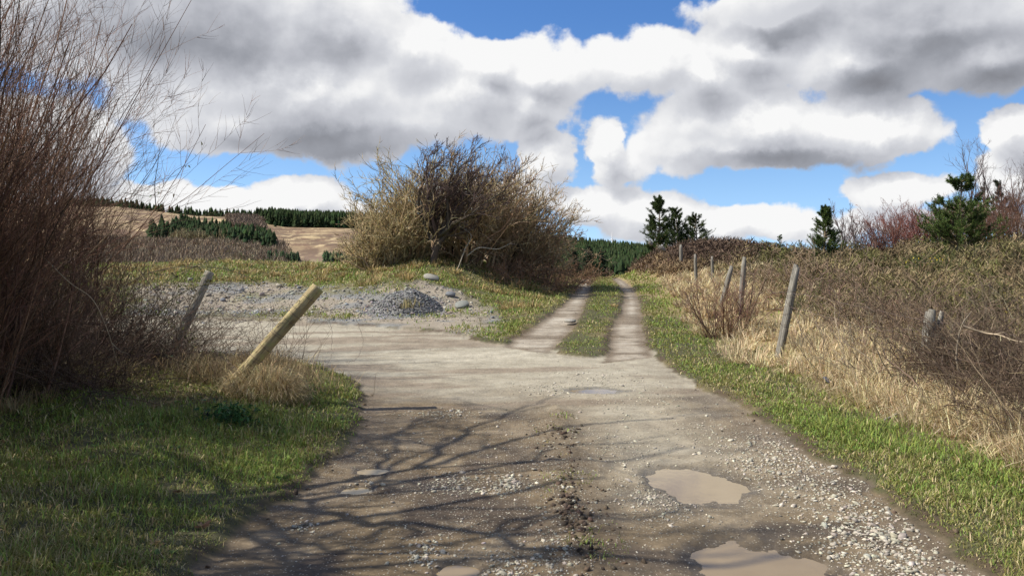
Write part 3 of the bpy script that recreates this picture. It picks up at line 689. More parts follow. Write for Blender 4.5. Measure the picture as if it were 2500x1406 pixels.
def gravel():
    G = Geo()
    # (u, v, ru, rv, count, size mm)
    spots = [(1980, 1120, 190, 60, 1500, 13), (2070, 1240, 150, 110, 1300, 13), (2180, 1360, 180, 90, 1000, 14), (1850, 1130, 80, 50, 380, 13), (1830, 1060, 120, 45, 700, 10), (1530, 1090, 70, 60, 420, 10), (1570, 970, 130, 40, 600, 11),
             (1090, 1000, 90, 10, 260, 13), (1110, 1160, 60, 20, 230, 12), (1240, 1165, 45, 22, 240, 14), (1170, 1184, 100, 7, 200, 10), (1340, 940, 80, 14, 260, 13), (1480, 920, 120, 25, 500, 12), (1620, 1220, 80, 40, 420, 10), (1560, 1190, 60, 50, 200, 10),
             (1260, 1370, 80, 40, 260, 13), (1040, 1330, 40, 30, 130, 14), (740, 1270, 30, 12, 60, 14), (1370, 1350, 40, 90, 170, 13), (890, 1172, 30, 10, 40, 15), (1300, 1200, 300, 140, 900, 8), (1050, 1250, 300, 120, 700, 8), (1400, 1050, 400, 60, 900, 9), (1370, 1180, 60, 120, 240, 10), (2150, 1290, 60, 60, 260, 14), (900, 1080, 120, 60, 200, 8)]
    for (u, v, ru, rv, n, s) in spots:
        e = E(u, v, ru, rv)
        x = e[0] + rs.normal(0, .62, n) * e[2]; y = e[1] + rs.normal(0, .62, n) * e[3]
        road, track, grav = masks(x, y); ok = road < -.02
        for i in range(len(PUD)): ok &= pud_field(i, x, y) > 1.02
        x, y = x[ok], y[ok]; m = len(x)
        sz = s * .001 * np.exp(rs.normal(0, .48, m)) * .62
        big = rs.rand(m) < .012; sz = np.where(big, sz * 2.2, sz); sz = np.minimum(sz * .9, .032)
        sz = np.maximum(sz, .0005 * np.hypot(x, y))
        stones(G, np.stack([x, y, height(x, y) + sz * .15], -1), sz, cvar((.37, .335, .265), m, .25, .03))
    # scattered over the whole surface
    x, y, r = wedge(26000, 3, 32, .6); road, track, grav = masks(x, y)
    ok = ((road < -.03) & (fbm(x * 1.3, y * 1.3, 101, 3) > .45)) | (track < -.02)
    ok &= rs.rand(len(x)) < np.where(y > 10, .3, .8)
    ok |= (grav < .25) 
    for i in range(len(PUD)): ok &= pud_field(i, x, y) > 1.05
    x, y, r = x[ok], y[ok], r[ok]; m = len(x); sz = np.maximum(.004 * np.exp(rs.normal(0, .45, m)), .00062 * r * rnd(.7, 1.3, m))
    c = cvar((.29, .26, .205), m, .28, .03)
    stones(G, np.stack([x, y, height(x, y) + sz * .1], -1), sz, c)
    # rubble slope
    n = 1900; x = rnd(-11, 0, n); y = rnd(18.6, 23, n); ok = sdf(GRAV, x, y) < rnd(-.4, .3, n); x, y = x[ok], y[ok]; m = len(x)
    sz = np.minimum(.026 * np.exp(rs.normal(0, .5, m)), .075); stones(G, np.stack([x, y, height(x, y) + sz * .2], -1), sz, cvar((.30, .275, .23), m, .35, .05))
    n = 9000; x = rnd(-11, -.2, n); y = rnd(17.5, 24, n); ok = sdf(GRAV, x, y) < rnd(-.3, .5, n); x, y = x[ok], y[ok]; m = len(x)
    sz = .014 * np.exp(rs.normal(0, .45, m)); c = cvar((.29, .255, .20), m, .3, .03); bl = fbm(x * .8, y * 1.2, 64, 4) > .54; c[bl] = cvar((.22, .235, .25), bl.sum(), .3, .04)
    stones(G, np.stack([x, y, height(x, y) + sz * .2], -1), sz, c)
    tag(G.obj('gravel', M_stone), 'pale loose gravel scattered over the muddy road and the rubble slope', 'gravel', kind='stuff')
    # mud clods along the crown of the road
    G = Geo(); n = 260; y = rnd(4.0, 8.0, n); x = .42 + rs.normal(0, .12, n); sz = .011 * np.exp(rs.normal(0, .5, n))
    e = E(1395, 1240, 35, 60); n2 = 130; x = np.append(x, e[0] + rs.normal(0, .5, n2) * e[2]); y = np.append(y, e[1] + rs.normal(0, .7, n2) * e[3]); sz = np.append(sz, .016 * np.exp(rs.normal(0, .45, n2)))
    x2, y2, r2 = wedge(700, 3.5, 12, .55); rd = masks(x2, y2)[0]; k = (rd > -.1) & (rd < .12); x = np.append(x, x2[k]); y = np.append(y, y2[k]); sz = np.append(sz, .013 * np.exp(rs.normal(0, .5, k.sum())))
    sz = np.minimum(sz, .024)
    stones(G, np.stack([x, y, height(x, y) + sz * .1], -1), sz, cvar((.085, .06, .04), len(x), .25, .04), (.5, .9))
    tag(G.obj('mud_clods', M_stone), 'dark broken clods of mud along the crown and edges of the road', 'mud clods', kind='stuff')
gravel()

def slab(name, u, v, w, d, h, rot, tilt, col, label, cat, lift=0, Y=None):
    x, y, z = hit(u, v) if Y is None else (at(u, v, Y)[0], Y, at(u, v, Y)[2])
    n = 9; an = np.sort(rnd(0, 2 * np.pi, n)) ; an = np.linspace(0, 2 * np.pi, n, endpoint=False) + rnd(-.2, .2, n)
    rad = rnd(.75, 1.05, n)
    V = []
    for k, s_ in ((0, .96), (.75, 1.0), (1, .93)):
        for a, q in zip(an, rad): V.append((np.cos(a) * q * w / 2 * s_, np.sin(a) * q * d / 2 * s_, k * h + (rs.uniform(-.1, .1) * h)))
    V.append((0, 0, 0)); V.append((0, 0, h * 1.02)); V = np.array(V)
    q = [[i + l * n, (i + 1) % n + l * n, (i + 1) % n + (l + 1) * n, i + (l + 1) * n] for l in range(2) for i in range(n)]
    t = [[3 * n, (i + 1) % n, i] for i in range(n)] + [[3 * n + 1, 2 * n + i, 2 * n + (i + 1) % n] for i in range(n)]
    o = mesh_obj(name, V, [np.array(q), np.array(t)], M_stone, col=np.array(col) * np.ones((len(V), 3)) * rnd(.85, 1.1, (len(V), 1)) if False else np.array(col) * np.ones((len(V), 3)))
    o.location = (float(x), float(y), float(z) + lift); o.rotation_euler = (math.radians(tilt), math.radians(tilt * .3), math.radians(rot))
    return tag(o, label, cat)
slab('stone_slab', 1054, 684, .48, .42, .08, 20, 22, (.27, .255, .215), 'flat pale grey slab lying on top of the mound near the hawthorn trunk', 'stone', .03)
slab('stone_slab', 1128, 748, .34, .5, .05, -25, 18, (.2, .205, .18), 'greenish grey slab half sunk in the slope right of the slate chippings heap', 'stone', .03)
slab('stone_slab', 1100, 722, .3, .24, .06, 10, 25, (.16, .165, .17), 'small dark slate lying between the two larger slabs', 'stone', .02)
slab('stone', 1392, 788, .28, .3, .05, 5, 3, (.30, .28, .24), 'flat stone at the grass edge of the left wheel rut', 'stone', .01)
slab('roof_slate', 2022, 940, .17, .15, .012, 40, 35, (.10, .105, .13), 'broken blue grey slate lying at the foot of the right bank', 'slate', .05)
for u, v, w, lab, c in [(466, 686, .3, 'pale stone on the bank behind the far leaning post', (.34, .31, .26)), (680, 702, .3, 'rounded light stone near the top of the rubble bank', (.34, .30, .23)), (640, 722, .28, 'pinkish stone on the rubble bank behind the tall leaning post', (.38, .31, .28)),
                     (626, 763, .18, 'small white stone at the foot of the rubble bank', (.5, .5, .47)), (590, 712, .3, 'grey boulder in the rubble bank between the two leaning posts', (.27, .27, .27)), (545, 735, .26, 'dark grey rock low in the rubble bank beside the far leaning post', (.16, .165, .18)),
                     (730, 705, .22, 'slate grey rock on the crest of the rubble bank', (.2, .21, .22))]:
    slab('rock', u, v, w * .62, w * .5, w * .34, rs.uniform(0, 90), rs.uniform(-12, 25), c, lab, 'rock', -.02)

def heap():
    x0, y0, z0 = hit(985, 765); G = Geo()
    # mound body
    nr, na = 16, 48; V = []; c = []
    for i in range(nr + 1):
        for j in range(na):
            a = 2 * np.pi * j / na; q = i / nr; X = x0 + np.cos(a) * q * .85; Y = y0 + .55 + np.sin(a) * q * 1.0
            V.append((X, Y, float(height(X, Y)) - .02 + .42 * (1 - q * q) ** 1.1 * (.75 + .5 * fbm(np.array([X * 2.2]), np.array([Y * 2.2]), 8, 3)[0]) * (q < 1)))
    V = np.array(V)
    q = np.array([[i * na + j, (i + 1) * na + j, (i + 1) * na + (j + 1) % na, i * na + (j + 1) % na] for i in range(nr) for j in range(na)])[:, ::-1]
    t = thing('slate_heap', (x0, y0 + .55, float(height(x0, y0 + .55))), 'conical heap of blue grey slate chippings against the grassy mound', 'gravel heap')
    G.add(V, q=q, c=(.20, .195, .18)); G.obj('heap_body', M_stone, t, smooth=True)
    G = Geo(); n = 5200; a = rnd(0, 2 * np.pi, n); q_ = np.sqrt(rs.rand(n)) * 1.12 + np.abs(rs.normal(0, .12, n)); X = x0 + np.cos(a) * q_ * .85; Y = y0 + .55 + np.sin(a) * q_
    Z = height(X, Y) + .42 * np.maximum(1 - q_ * q_, 0) ** 1.1 * (.75 + .5 * fbm(X * 2.2, Y * 2.2, 8, 3)); sz = .017 * np.exp(rs.normal(0, .35, n))
    stones(G, np.stack([X, Y, Z], -1), sz, cvar((.23, .225, .22), n, .45, .05), (.2, .5)); G.obj('chippings', M_stone, t)['kind'] = 'stuff'
    G = Geo(); m = 260; X = x0 + .1 + rs.normal(0, .12, m); Y = y0 + .2 + rs.normal(0, .25, m); G.blades(np.stack([X, Y, height(X, Y) + .15], -1), rnd(0, 6.28, m), rnd(.12, .3, m), rnd(.01, .02, m), rnd(.2, 1.2, m), cvar((.36, .30, .14), m, .3, .05)); G.obj('dry_grass', M_grass, t)['kind'] = 'stuff'
heap()

# ------------------------------------------------------------------ posts and wire
def round_post(name, u0, v0, u1, v1, Y, dY, rad, mat, label, lift=0.0):
    p0 = at(u0, v0, Y); p1 = at(u1, v1, Y + dY); ax = p1 - p0; Ln = np.linalg.norm(ax)
    nr, na = 26, 22; V = []
    prof = [(-.35, .95)] + [(Ln * i / nr, 1.0) for i in range(nr + 1)]
    for k, (h, s_) in enumerate(prof):
        for j in range(na):
            a = 2 * np.pi * j / na; q = rad * s_ * (1 + .035 * math.sin(2 * a + h * 2) + .02 * math.sin(5 * a + 1) + .012 * math.sin(h * 14 + a * 3))
            V.append((np.cos(a) * q, np.sin(a) * q, h))
    n = len(prof)
    # chamfered, slightly domed sawn end
    for s_, dh in ((.93, .006), (.6, .009)):
        for j in range(na):
            a = 2 * np.pi * j / na; V.append((np.cos(a) * rad * s_, np.sin(a) * rad * s_, Ln + dh))
    V.append((0, 0, Ln + .009)); n2 = n + 2
    q = np.array([[l * na + j, l * na + (j + 1) % na, (l + 1) * na + (j + 1) % na, (l + 1) * na + j] for l in range(n2 - 1) for j in range(na)])
    t = np.array([[len(V) - 1, (n2 - 1) * na + j, (n2 - 1) * na + (j + 1) % na] for j in range(na)])
    root = thing(name, p0, label, 'post', 'leaning round fence posts by the hedge'); root.rotation_euler = Vector(ax).to_track_quat('Z', 'Y').to_euler()
    o = mesh_obj('post_shaft', np.array(V), [q, t], mat, root, smooth=True)
    return root, p0, nrm(ax), Ln
def loop_wire(Gw, p0, ax, h, rad, turns=1.2, slope=.05):
    n = 34; a = np.linspace(0, 2 * np.pi * turns, n) + rs.uniform(0, 6)
    A = nrm(np.cross(ax, [0, 1, 0.3])); B = np.cross(ax, A)
    P = p0 + ax * h + np.outer(np.cos(a), A) * (rad + .003) + np.outer(np.sin(a), B) * (rad + .003) + np.outer(np.linspace(0, slope, n), ax)
    Gw.tubes(P[None], np.full((1, n), .0022), 5, (.1, .075, .06))
def barb(Gw, pts, n=60, r=.0018, every=9, jit=.006):
    P = curve(pts, n); P = P + rs.normal(0, jit, P.shape); Gw.tubes(P[None], np.full((1, n), r), 4, (.13, .10, .085))
    idx = np.arange(3, n - 1, every); d = nrm(rs.normal(size=(len(idx), 3))) * .016
    Gw.ribbons(P[idx] - d, P[idx] + d, .003, (.12, .10, .09), .6)
PY = hit(548, 962)[1] + .05
root, p0, ax, Ln = round_post('leaning_post', 548, 962, 776, 703, PY, .2, .072, M_post, 'thick yellowish round fence post leaning steeply right over a tuft of dead grass')
G = Geo()
for h, tn in ((.45, 1.3), (.62, 1.1), (.78, 2.2), (.98, 1.6), (1.08, 1.2), (1.28, 1.1)): loop_wire(G, p0, ax, h, .074, tn, rs.uniform(-.03, .08))
pt = p0 + ax * 1.02
root.rotation_mode = 'QUATERNION'; root.rotation_quaternion = Vector(ax).to_track_quat('Z', 'Y')
wires = Geo()
barb(wires, [pt + [0, -.09, 0], at(845, 755, 9.2), at(885, 830, 9.25), at(870, 875, 9.2), at(845, 885, 9.2)])
barb(wires, [p0 + ax * 1.1 + [0, -.09, 0], at(800, 780, 9.3), at(810, 850, 9.3), at(790, 890, 9.2), at(700, 850, 9.2), at(690, 770, 9.2), at(640, 740, 9.4), at(560, 770, 9.6), at(500, 700, 9.8)])
barb(wires, [p0 + ax * .8 + [0, -.09, 0], at(600, 780, 9.2), at(540, 820, 9.3), at(480, 800, 9.6), at(430, 830, 9.8)])
barb(wires, [p0 + ax * .3 + [0, -.09, 0], at(500, 850, 9.2), at(440, 900, 9.3), at(300, 870, 9.4)])
for k in range(9):
    a = at(rs.uniform(450, 560), rs.uniform(690, 820), 9.5); b = at(rs.uniform(600, 740), rs.uniform(720, 880), 9.3); c = (a + b) / 2 + rs.normal(0, .12, 3)
    barb(wires, [a, c, b], 40)
tag(wires.obj('barbed_wire', M_wire), 'loose rusty barbed wire tangled between the two leaning posts', 'barbed wire')
# the wraps on the post belong to the post: bring them into its frame
def wraps(Gx, root):
    Rm = np.array(root.rotation_quaternion.to_matrix())
    for v, q in zip(Gx.v, Gx.q):
        mesh_obj('wire_wrap', (v - np.array(root.location)) @ Rm, [q - q.min()], M_wire, root)
wraps(G, root)
round_post('leaning_post', 452, 795, 512, 665, 10.7, .2, .06, wood_mat('bleached_timber', (.52, .47, .36), (.22, .19, .14), 1.2), 'pale weathered round post leaning right, half hidden by brambles at the hedge')

def split_post(u0, v0, u1, v1, Y, w, d, label, splits=3, dY=0.0, top=.05, below=.35):
    p0 = at(u0, v0, Y); p1 = at(u1, v1, Y + dY); ax = p1 - p0; Ln = np.linalg.norm(ax)
    root = thing('fence_post', p0, label, 'fence post', 'weathered split fence posts along the heath'); root.rotation_mode = 'QUATERNION'; root.rotation_quaternion = Vector(ax).to_track_quat('Z', 'Y')
    G = Geo(); xs = np.linspace(-w / 2, w / 2, splits + 1)
    nz = 9
    for i in range(splits):
        x0, x1 = xs[i] + (.0015 if i else 0), xs[i + 1] - .0015; tp = Ln - rs.uniform(0, top); V = []
        j = rnd(-.003, .003, (nz, 4))
        for k in range(nz):
            z = lerp(-below, tp, k / (nz - 1)); s_ = 1 if k < nz - 2 else (.92 if k == nz - 2 else .62)
            cx = (x0 + x1) / 2; hx = (x1 - x0) / 2 * s_; dd = d / 2 * s_; e = j[k]
            V += [(cx - hx + e[0], -dd + e[1], z), (cx + hx + e[2], -dd + e[3], z), (cx + hx + e[0], dd + e[1], z + .004), (cx - hx + e[2], dd + e[3], z - .004)]
        V = np.array(V); q = [[k * 4 + a, k * 4 + (a + 1) % 4, (k + 1) * 4 + (a + 1) % 4, (k + 1) * 4 + a] for k in range(nz - 1) for a in range(4)] + [[(nz - 1) * 4 + a for a in range(4)]]
        G.add(V, q=np.array(q), c=(.3, .27, .22))
    v = np.concatenate(G.v); mesh_obj('post_shaft', v, [np.concatenate(G.q)], M_grey, root, col=np.concatenate(G.c))
    return root, p0, ax / Ln, Ln
rp, pa, axa, La = split_post(1908, 838, 1946, 645, 12.6, .10, .08, 'tall grey split post leaning slightly right, nearest one standing clear of the bank', 3, .1)
G = Geo()
for h in (.25, .42, .70, .78): loop_wire(G, pa, axa, h, .062, 1.3, .04)
wraps(G, rp)
split_post(2262, 905, 2272, 752, 9.9, .15, .09, 'broad broken grey post stump deep in brushwood at the near right', 2, 0, .09)
split_post(2292, 800, 2300, 758, 9.95, .05, .05, 'thin split stake standing close beside the broad broken stump', 1, 0, .02, .5)
split_post(1700, 700, 1697, 620, 25, .095, .08, 'pale upright post farthest left of the clear posts, below the conifers', 1, 0, .02)
split_post(1741, 700, 1738, 625, 27, .09, .08, 'dim grey post behind the pale upright post on the heath edge', 2, 0, .05)
split_post(1762, 740, 1788, 645, 19, .11, .09, 'grey split post leaning right among the bare twigs of the shrub', 2, 0, .06)
split_post(1808, 745, 1818, 626, 18, .11, .09, 'grey post just behind the tall side of the bare roadside shrub', 2, 0, .03)
split_post(1663, 640, 1662, 596, 31, .15, .10, 'short blocky post top showing above the dark bracken', 1, 0, .02)
def timber(u0, v0, u1, v1, Y, w, label, name='broken_timber'):
    a = at(u0, v0, Y); b = at(u1, v1, Y); G = Geo(); P = np.linspace(0, 1, 6)[:, None] * (b - a) + a; G.tubes(P[None], np.full((1, 6), w) * np.array([[.7, 1, 1.05, 1, 1, .5]]), 5, (.45, .38, .28))
    o = G.obj(name, M_grey, origin=a); tag(o, label, 'timber')
timber(1607, 601, 1624, 613, 31, .09, 'pale broken plank slanting in the bracken left of the block post')
timber(1584, 590, 1592, 599, 34, .08, 'short pale plank end in bracken under the conifers')
timber(2278, 1052, 2292, 1016, 7.6, .022, 'short pale broken stake leaning at the foot of the dark brushwood')
timber(2190, 1010, 2110, 1050, 8.0, .012, 'thin grey stick lying on the verge below the brushwood', 'stick')
G = Geo()
top = lambda p, a, h: p + a * h
barb(G, [at(2620, 930, 7.0), at(2400, 850, 8.5), at(2275, 812, 9.85), at(2120, 800, 11.2), pa + axa * .55 + [0, -.05, 0], at(1830, 760, 16), at(1775, 712, 19), at(1738, 680, 23)], 110, .0034, 8, .01)
barb(G, [at(2600, 870, 7.6), at(2410, 800, 8.8), at(2275, 785, 9.85), at(2120, 755, 11.2), pa + axa * .78 + [0, -.05, 0], at(1830, 715, 16), at(1780, 680, 19)], 110, .0034, 8, .01)
tag(G.obj('barbed_wire', M_wire), 'sagging barbed wire strung between the grey split posts on the right', 'barbed wire')

# ------------------------------------------------------------------ shrubs and trees
def leafs(G, P, size, col):
    m = len(P); d = nrm(rs.normal(size=(m, 3))); G.ribbons(P, P + d * size[:, None], size * .6, col, .3)
def shrub(name, base, stems, hgt, label, cat, group, col, lean=(0, 0, 0), spread=.35, r0=.012, lv=(5, 5), wig=.09, tw=.10, foot=.25, twc=None, lf=(.42, .45), n0=9, trop=(0, 0, 1), rmin=.0016, straight=.2, vr=.22):
    reseed(label); z = float(height(np.array([base[0]]), np.array([base[1]]))[0]); root = thing(name, (base[0], base[1], z), label, cat, group)
    m = stems; a = rnd(0, 2 * np.pi, m); q = foot * np.sqrt(rs.rand(m)); X = base[0] + np.cos(a) * q; Y = base[1] + np.sin(a) * q
    S0 = np.stack([X, Y, height(X, Y) - .05], -1)
    D = np.stack([np.cos(a) * spread * rnd(0, 1.3, m), np.sin(a) * spread * rnd(0, 1.3, m), np.ones(m)], -1) + np.array(lean)
    ln = hgt * rnd(.6, 1.1, m); tr = np.array(trop) + np.array(lean) * .6
    P, R = grow(S0, D, ln, r0 * np.clip(np.exp(rs.normal(-.1, .45, m)), .5, 2.4), n0, wig, tr, tw, .3)
    G = Geo(); G.tubes(P, R, 5, cvar(col, m, vr, .06)); G.obj('stem', M_twig, root, smooth=True)
    G = Geo(); twc = twc or col
    Pp, Rp = P, R
    for k, nn in enumerate(lv):
        Pp, Rp = spawn(Pp, Rp, nn, .18, .99, (.25, .85), lf[min(k, len(lf) - 1)], .6, 6 - k if k < 2 else 4, wig * 1.3, tr, tw, .35, .45, rmin)
        G.tubes(Pp, Rp, 3, cvar(twc, len(Pp), vr * 1.1, .06))
    o = G.obj('twigs', M_twig, root)
    return root, Pp
# big shrubs at the left edge
gl = 'tall bare shrubs at the left edge'
LC = (.185, .105, .066)
L1 = [((-5.35, 7.25), 74, 4.0, 'reddish brown bare thicket filling the left edge of the photo', .26), ((-4.95, 7.2), 70, 2.8, 'tall dense bare shrub just right of the left edge thicket', .27),
      ((-7.3, 12.3), 66, 4.2, 'bare shrub with fine upswept twigs spreading over the hill view', .27), ((-8.1, 12.2), 60, 5.2, 'tall bare shrub behind the left edge thicket', .24),
      ((-4.6, 7.5), 26, 1.5, 'lower bare shrub at the front right foot of the left thicket', .32), ((-6.7, 12.5), 46, 2.7, 'bare shrub at the back right of the left thicket beside the far leaning post', .3), ((-6.2, 7.4), 50, 4.2, 'bare shrub deep in the middle of the left thicket', .22), ((-7.3, 10.2), 60, 4.6, 'bare shrub at the back of the thicket, showing between the nearer stems', .25), ((-6.7, 10.5), 50, 3.6, 'bare shrub in the back row with its top below the blue gap', .27)]
for b, st, h, lab, sp in L1:
    shrub('bare_shrub', b, st, h, lab, 'shrub', gl, LC, lean=(.16, 0, 0), spread=sp * 1.1, r0=.010, lv=(9, 8), wig=.10, tw=.06, foot=.45, lf=(.42, .4), rmin=.0019, vr=.42)
# undergrowth in the hedge foot
def undergrowth():
    G = Geo(); n = 240; x = rnd(-7.8, -4.0, n); y = 9.2 + rs.normal(0, .7, n); y = np.where((np.abs(y - 9.1) < .55) & (x > -6.2), np.where(y < 9.1, y - .6, y + .9), y); k = (sdf(ROAD, x, y) > .3) & (x / y > -.75) ; x, y = x[k], y[k]; n = len(x)
    m = n * 16; i = np.repeat(np.arange(n), 16); X = x[i] + rs.normal(0, .2, m); Y = y[i] + rs.normal(0, .2, m); D = rs.normal(size=(m, 3)); D[:, 2] = np.abs(D[:, 2]) + .4
    P, R = grow(np.stack([X, Y, height(X, Y)], -1), D, rnd(.5, 1.6, m), rnd(.002, .005, m), 7, .16, (.1, 0, -.6), .08, .4)
    G.tubes(P, R, 3, cvar((.10, .065, .045), m, .3, .06)); P2, R2 = spawn(P, R, 4, .1, 1, (.4, 1.2), .35, .7, 4, .15, (0, 0, 0), 0, .5, .3, .0018); G.tubes(P2, R2, 3, cvar((.115, .075, .05), len(P2), .3, .06))
    tag(G.obj('hedge_undergrowth', M_twig), 'dark tangle of dead stems and bramble filling the foot of the left thicket', 'undergrowth', kind='stuff')
undergrowth()
# pale straight stems leaning out of the thicket
def cane(name, pts, r, col, label, leaves=0, tag_='bramble', prick=0, sub=0):
    reseed(label); P = curve([at(*p) for p in pts], 30); G = Geo(); G.tubes(P[None], np.linspace(r, r * .35, 30)[None], 5, col)
    o = G
    root = thing(name, P[0], label, tag_, None)
    if sub:
        P2, R2 = spawn(P[None], np.linspace(r, r * .35, 30)[None], sub, .15, .98, (.4, 1.2), .16, .6, 6, .14, (0, 0, .2), .05, .4, .2, .0016); G.tubes(P2, R2, 3, cvar(col, len(P2), .2)); Q = P2.reshape(-1, 3)
    else: Q = P
    G.obj('stem', M_twig, root, smooth=True)
    if leaves:
        G2 = Geo(); i = rs.randint(0, len(Q), leaves); leafs(G2, Q[i] + rs.normal(0, .008, (leaves, 3)), rnd(.015, .04, leaves), cvar((.13, .13, .05), leaves, .35, .15)); o2 = G2.obj('leaves', M_leaf, root); o2['kind'] = 'stuff'
BR = (.12, .085, .06)
cane('bramble', [(300, 700, 9.0), (360, 668, 8.9), (440, 652, 8.8), (540, 656, 8.7), (600, 674, 8.6), (640, 700, 8.6)], .006, (.10, .085, .05), 'long arching bramble cane curving low above the far leaning post', 60, prick=1, sub=16)
cane('bramble', [(330, 730, 9.1), (440, 670, 9.0), (520, 632, 8.9), (580, 622, 8.8), (630, 638, 8.8), (655, 655, 8.8)], .005, (.10, .085, .05), 'upper bramble cane arching highest against the valley scrub', 50, sub=14)
cane('bramble', [(260, 700, 9.1), (370, 770, 9.0), (420, 730, 8.9), (480, 700, 8.9), (560, 690, 9.0)], .007, (.09, .085, .04), 'leafy bramble crossing left of the far leaning post', 90, sub=22)
cane('bramble', [(340, 660, 9.1), (400, 740, 9.0), (430, 800, 8.9), (500, 850, 8.9), (560, 880, 9.0)], .005, BR, 'bramble cane slanting down from the thicket to the tall leaning post', 70, sub=22)
cane('bramble', [(210, 880, 7.8), (300, 850, 7.8), (400, 870, 7.9), (480, 910, 8.0), (540, 990, 8.2)], .004, (.07, .05, .035), 'thin dark trailing bramble ending beside the foot of the leaning post', 6, sub=4)
cane('bare_branch', [(200, 640, 8.4), (280, 560, 8.3), (350, 530, 8.3), (416, 497, 8.2)], .007, (.36, .26, .16), 'straight pale tan branch sticking out right across the hill skyline', 0, 'branch')
cane('bare_branch', [(110, 632, 7.6), (170, 690, 7.5), (225, 730, 7.5), (260, 800, 7.5), (288, 890, 7.6)], .006, (.38, .30, .19), 'pale arched dead branch curving down in front of the thicket', 0, 'branch', sub=3)
cane('bare_branch', [(380, 500, 8.6), (378, 450, 8.6), (385, 400, 8.6), (393, 340, 8.6)], .005, (.06, .045, .035), 'dark upright broken twig standing up at the right edge of the thicket', 0, 'branch', sub=2)
cane('bare_branch', [(395, 460, 8.5), (425, 420, 8.5), (465, 395, 8.5), (505, 354, 8.5)], .003, (.09, .06, .045), 'long thin twig reaching up right against the blue gap', 4, 'branch', sub=3)
cane('bare_branch', [(300, 470, 8.5), (360, 478, 8.5), (400, 466, 8.4), (440, 480, 8.4)], .003, (.10, .075, .055), 'thin twig with withered leaves at its tip above the skyline', 12, 'branch', sub=3)
# web of thin stems between the two leaning posts
def web():
    G = Geo(); m = 110; u = rnd(440, 760, m); v = rnd(800, 900, m); B = np.array([at(a, 905, 9.4) for a in u]); B[:, 2] = height(B[:, 0], B[:, 1])
    k = (sdf(ROAD, B[:, 0], B[:, 1]) > .1) & (B[:, 0] < -2.2); B = B[k]; m = len(B)
    D = np.stack([rs.normal(0, .5, m), rs.normal(0, .3, m), np.ones(m)], -1); P, R = grow(B, D, rnd(.4, 1.25, m), rnd(.0016, .003, m), 8, .12, (0, 0, -.3), .05, .5); G.tubes(P, R, 3, cvar((.17, .13, .09), m, .3))
    P2, R2 = spawn(P, R, 4, .2, 1, (.4, 1.2), .35, .8, 5, .12, (0, 0, 0), 0, .6, .3, .0015); G.tubes(P2, R2, 3, cvar((.17, .13, .09), len(P2), .3))
    tag(G.obj('dry_stems', M_twig), 'sparse web of thin dry stems in front of the dusty lane between the leaning posts', 'dry stems', kind='stuff')
web()
def tuft():
    # root plate of dead grass under the leaning post
    x0, y0 = p0[0] + .42, p0[1] + .02; z0 = float(height(np.array([x0]), np.array([y0]))[0]); G = Geo(); m = 2600
    a = rnd(0, 2 * np.pi, m); q = .36 * np.sqrt(rs.rand(m)); X = x0 + np.cos(a) * q * 1.15; Y = y0 + np.sin(a) * q
    Z = height(X, Y) + .30 * (1 - (q / .36) ** 2) * rnd(.5, 1, m); aa = a + rnd(-.8, .8, m)
    G.blades(np.stack([X, Y, Z], -1), aa, rnd(.10, .28, m), rnd(.003, .007, m), rnd(.7, 1.7, m), cvar((.60, .48, .27), m, .28, .05), droop=1.6)
    m = 3000; X = x0 - .35 + rs.normal(0, .38, m); Y = y0 + .62 + rs.normal(0, .2, m); G.blades(np.stack([X, Y, height(X, Y) + rnd(0, .2, m)], -1), rnd(0, 6.28, m), rnd(.15, .4, m), rnd(.003, .006, m), rnd(.5, 1.6, m), cvar((.34, .26, .14), m, .3, .05))
    o = G.obj('grass_tuft', M_grass, origin=(x0, y0, z0)); tag(o, 'big ragged tuft of straw coloured grass at the foot of the thick leaning post', 'grass tuft')
    G = Geo(); n = 420; x1, y1, z1 = hit(565, 1035); P = np.stack([x1 + rs.normal(0, .1, n), y1 + rs.normal(0, .1, n), np.zeros(n)], -1); P[:, 2] = height(P[:, 0], P[:, 1]) + rnd(.02, .16, n); leafs(G, P, rnd(.02, .05, n), cvar((.05, .12, .035), n, .3, .1))
    t = thing('leafy_weed', (x1, y1, z1), 'low dark green leafy weed in the grass below the leaning post', 'weed'); G.obj('leaves', M_leaf, t)['kind'] = 'stuff'
tuft()

cane('bare_branch', [(2350, 796, 8.0), (2400, 812, 8.0), (2440, 818, 7.9), (2480, 832, 7.8), (2540, 838, 7.7)], .012, (.40, .31, .21), 'long pale bare branch crossing the brushwood at the right edge', 0, 'branch', sub=5)
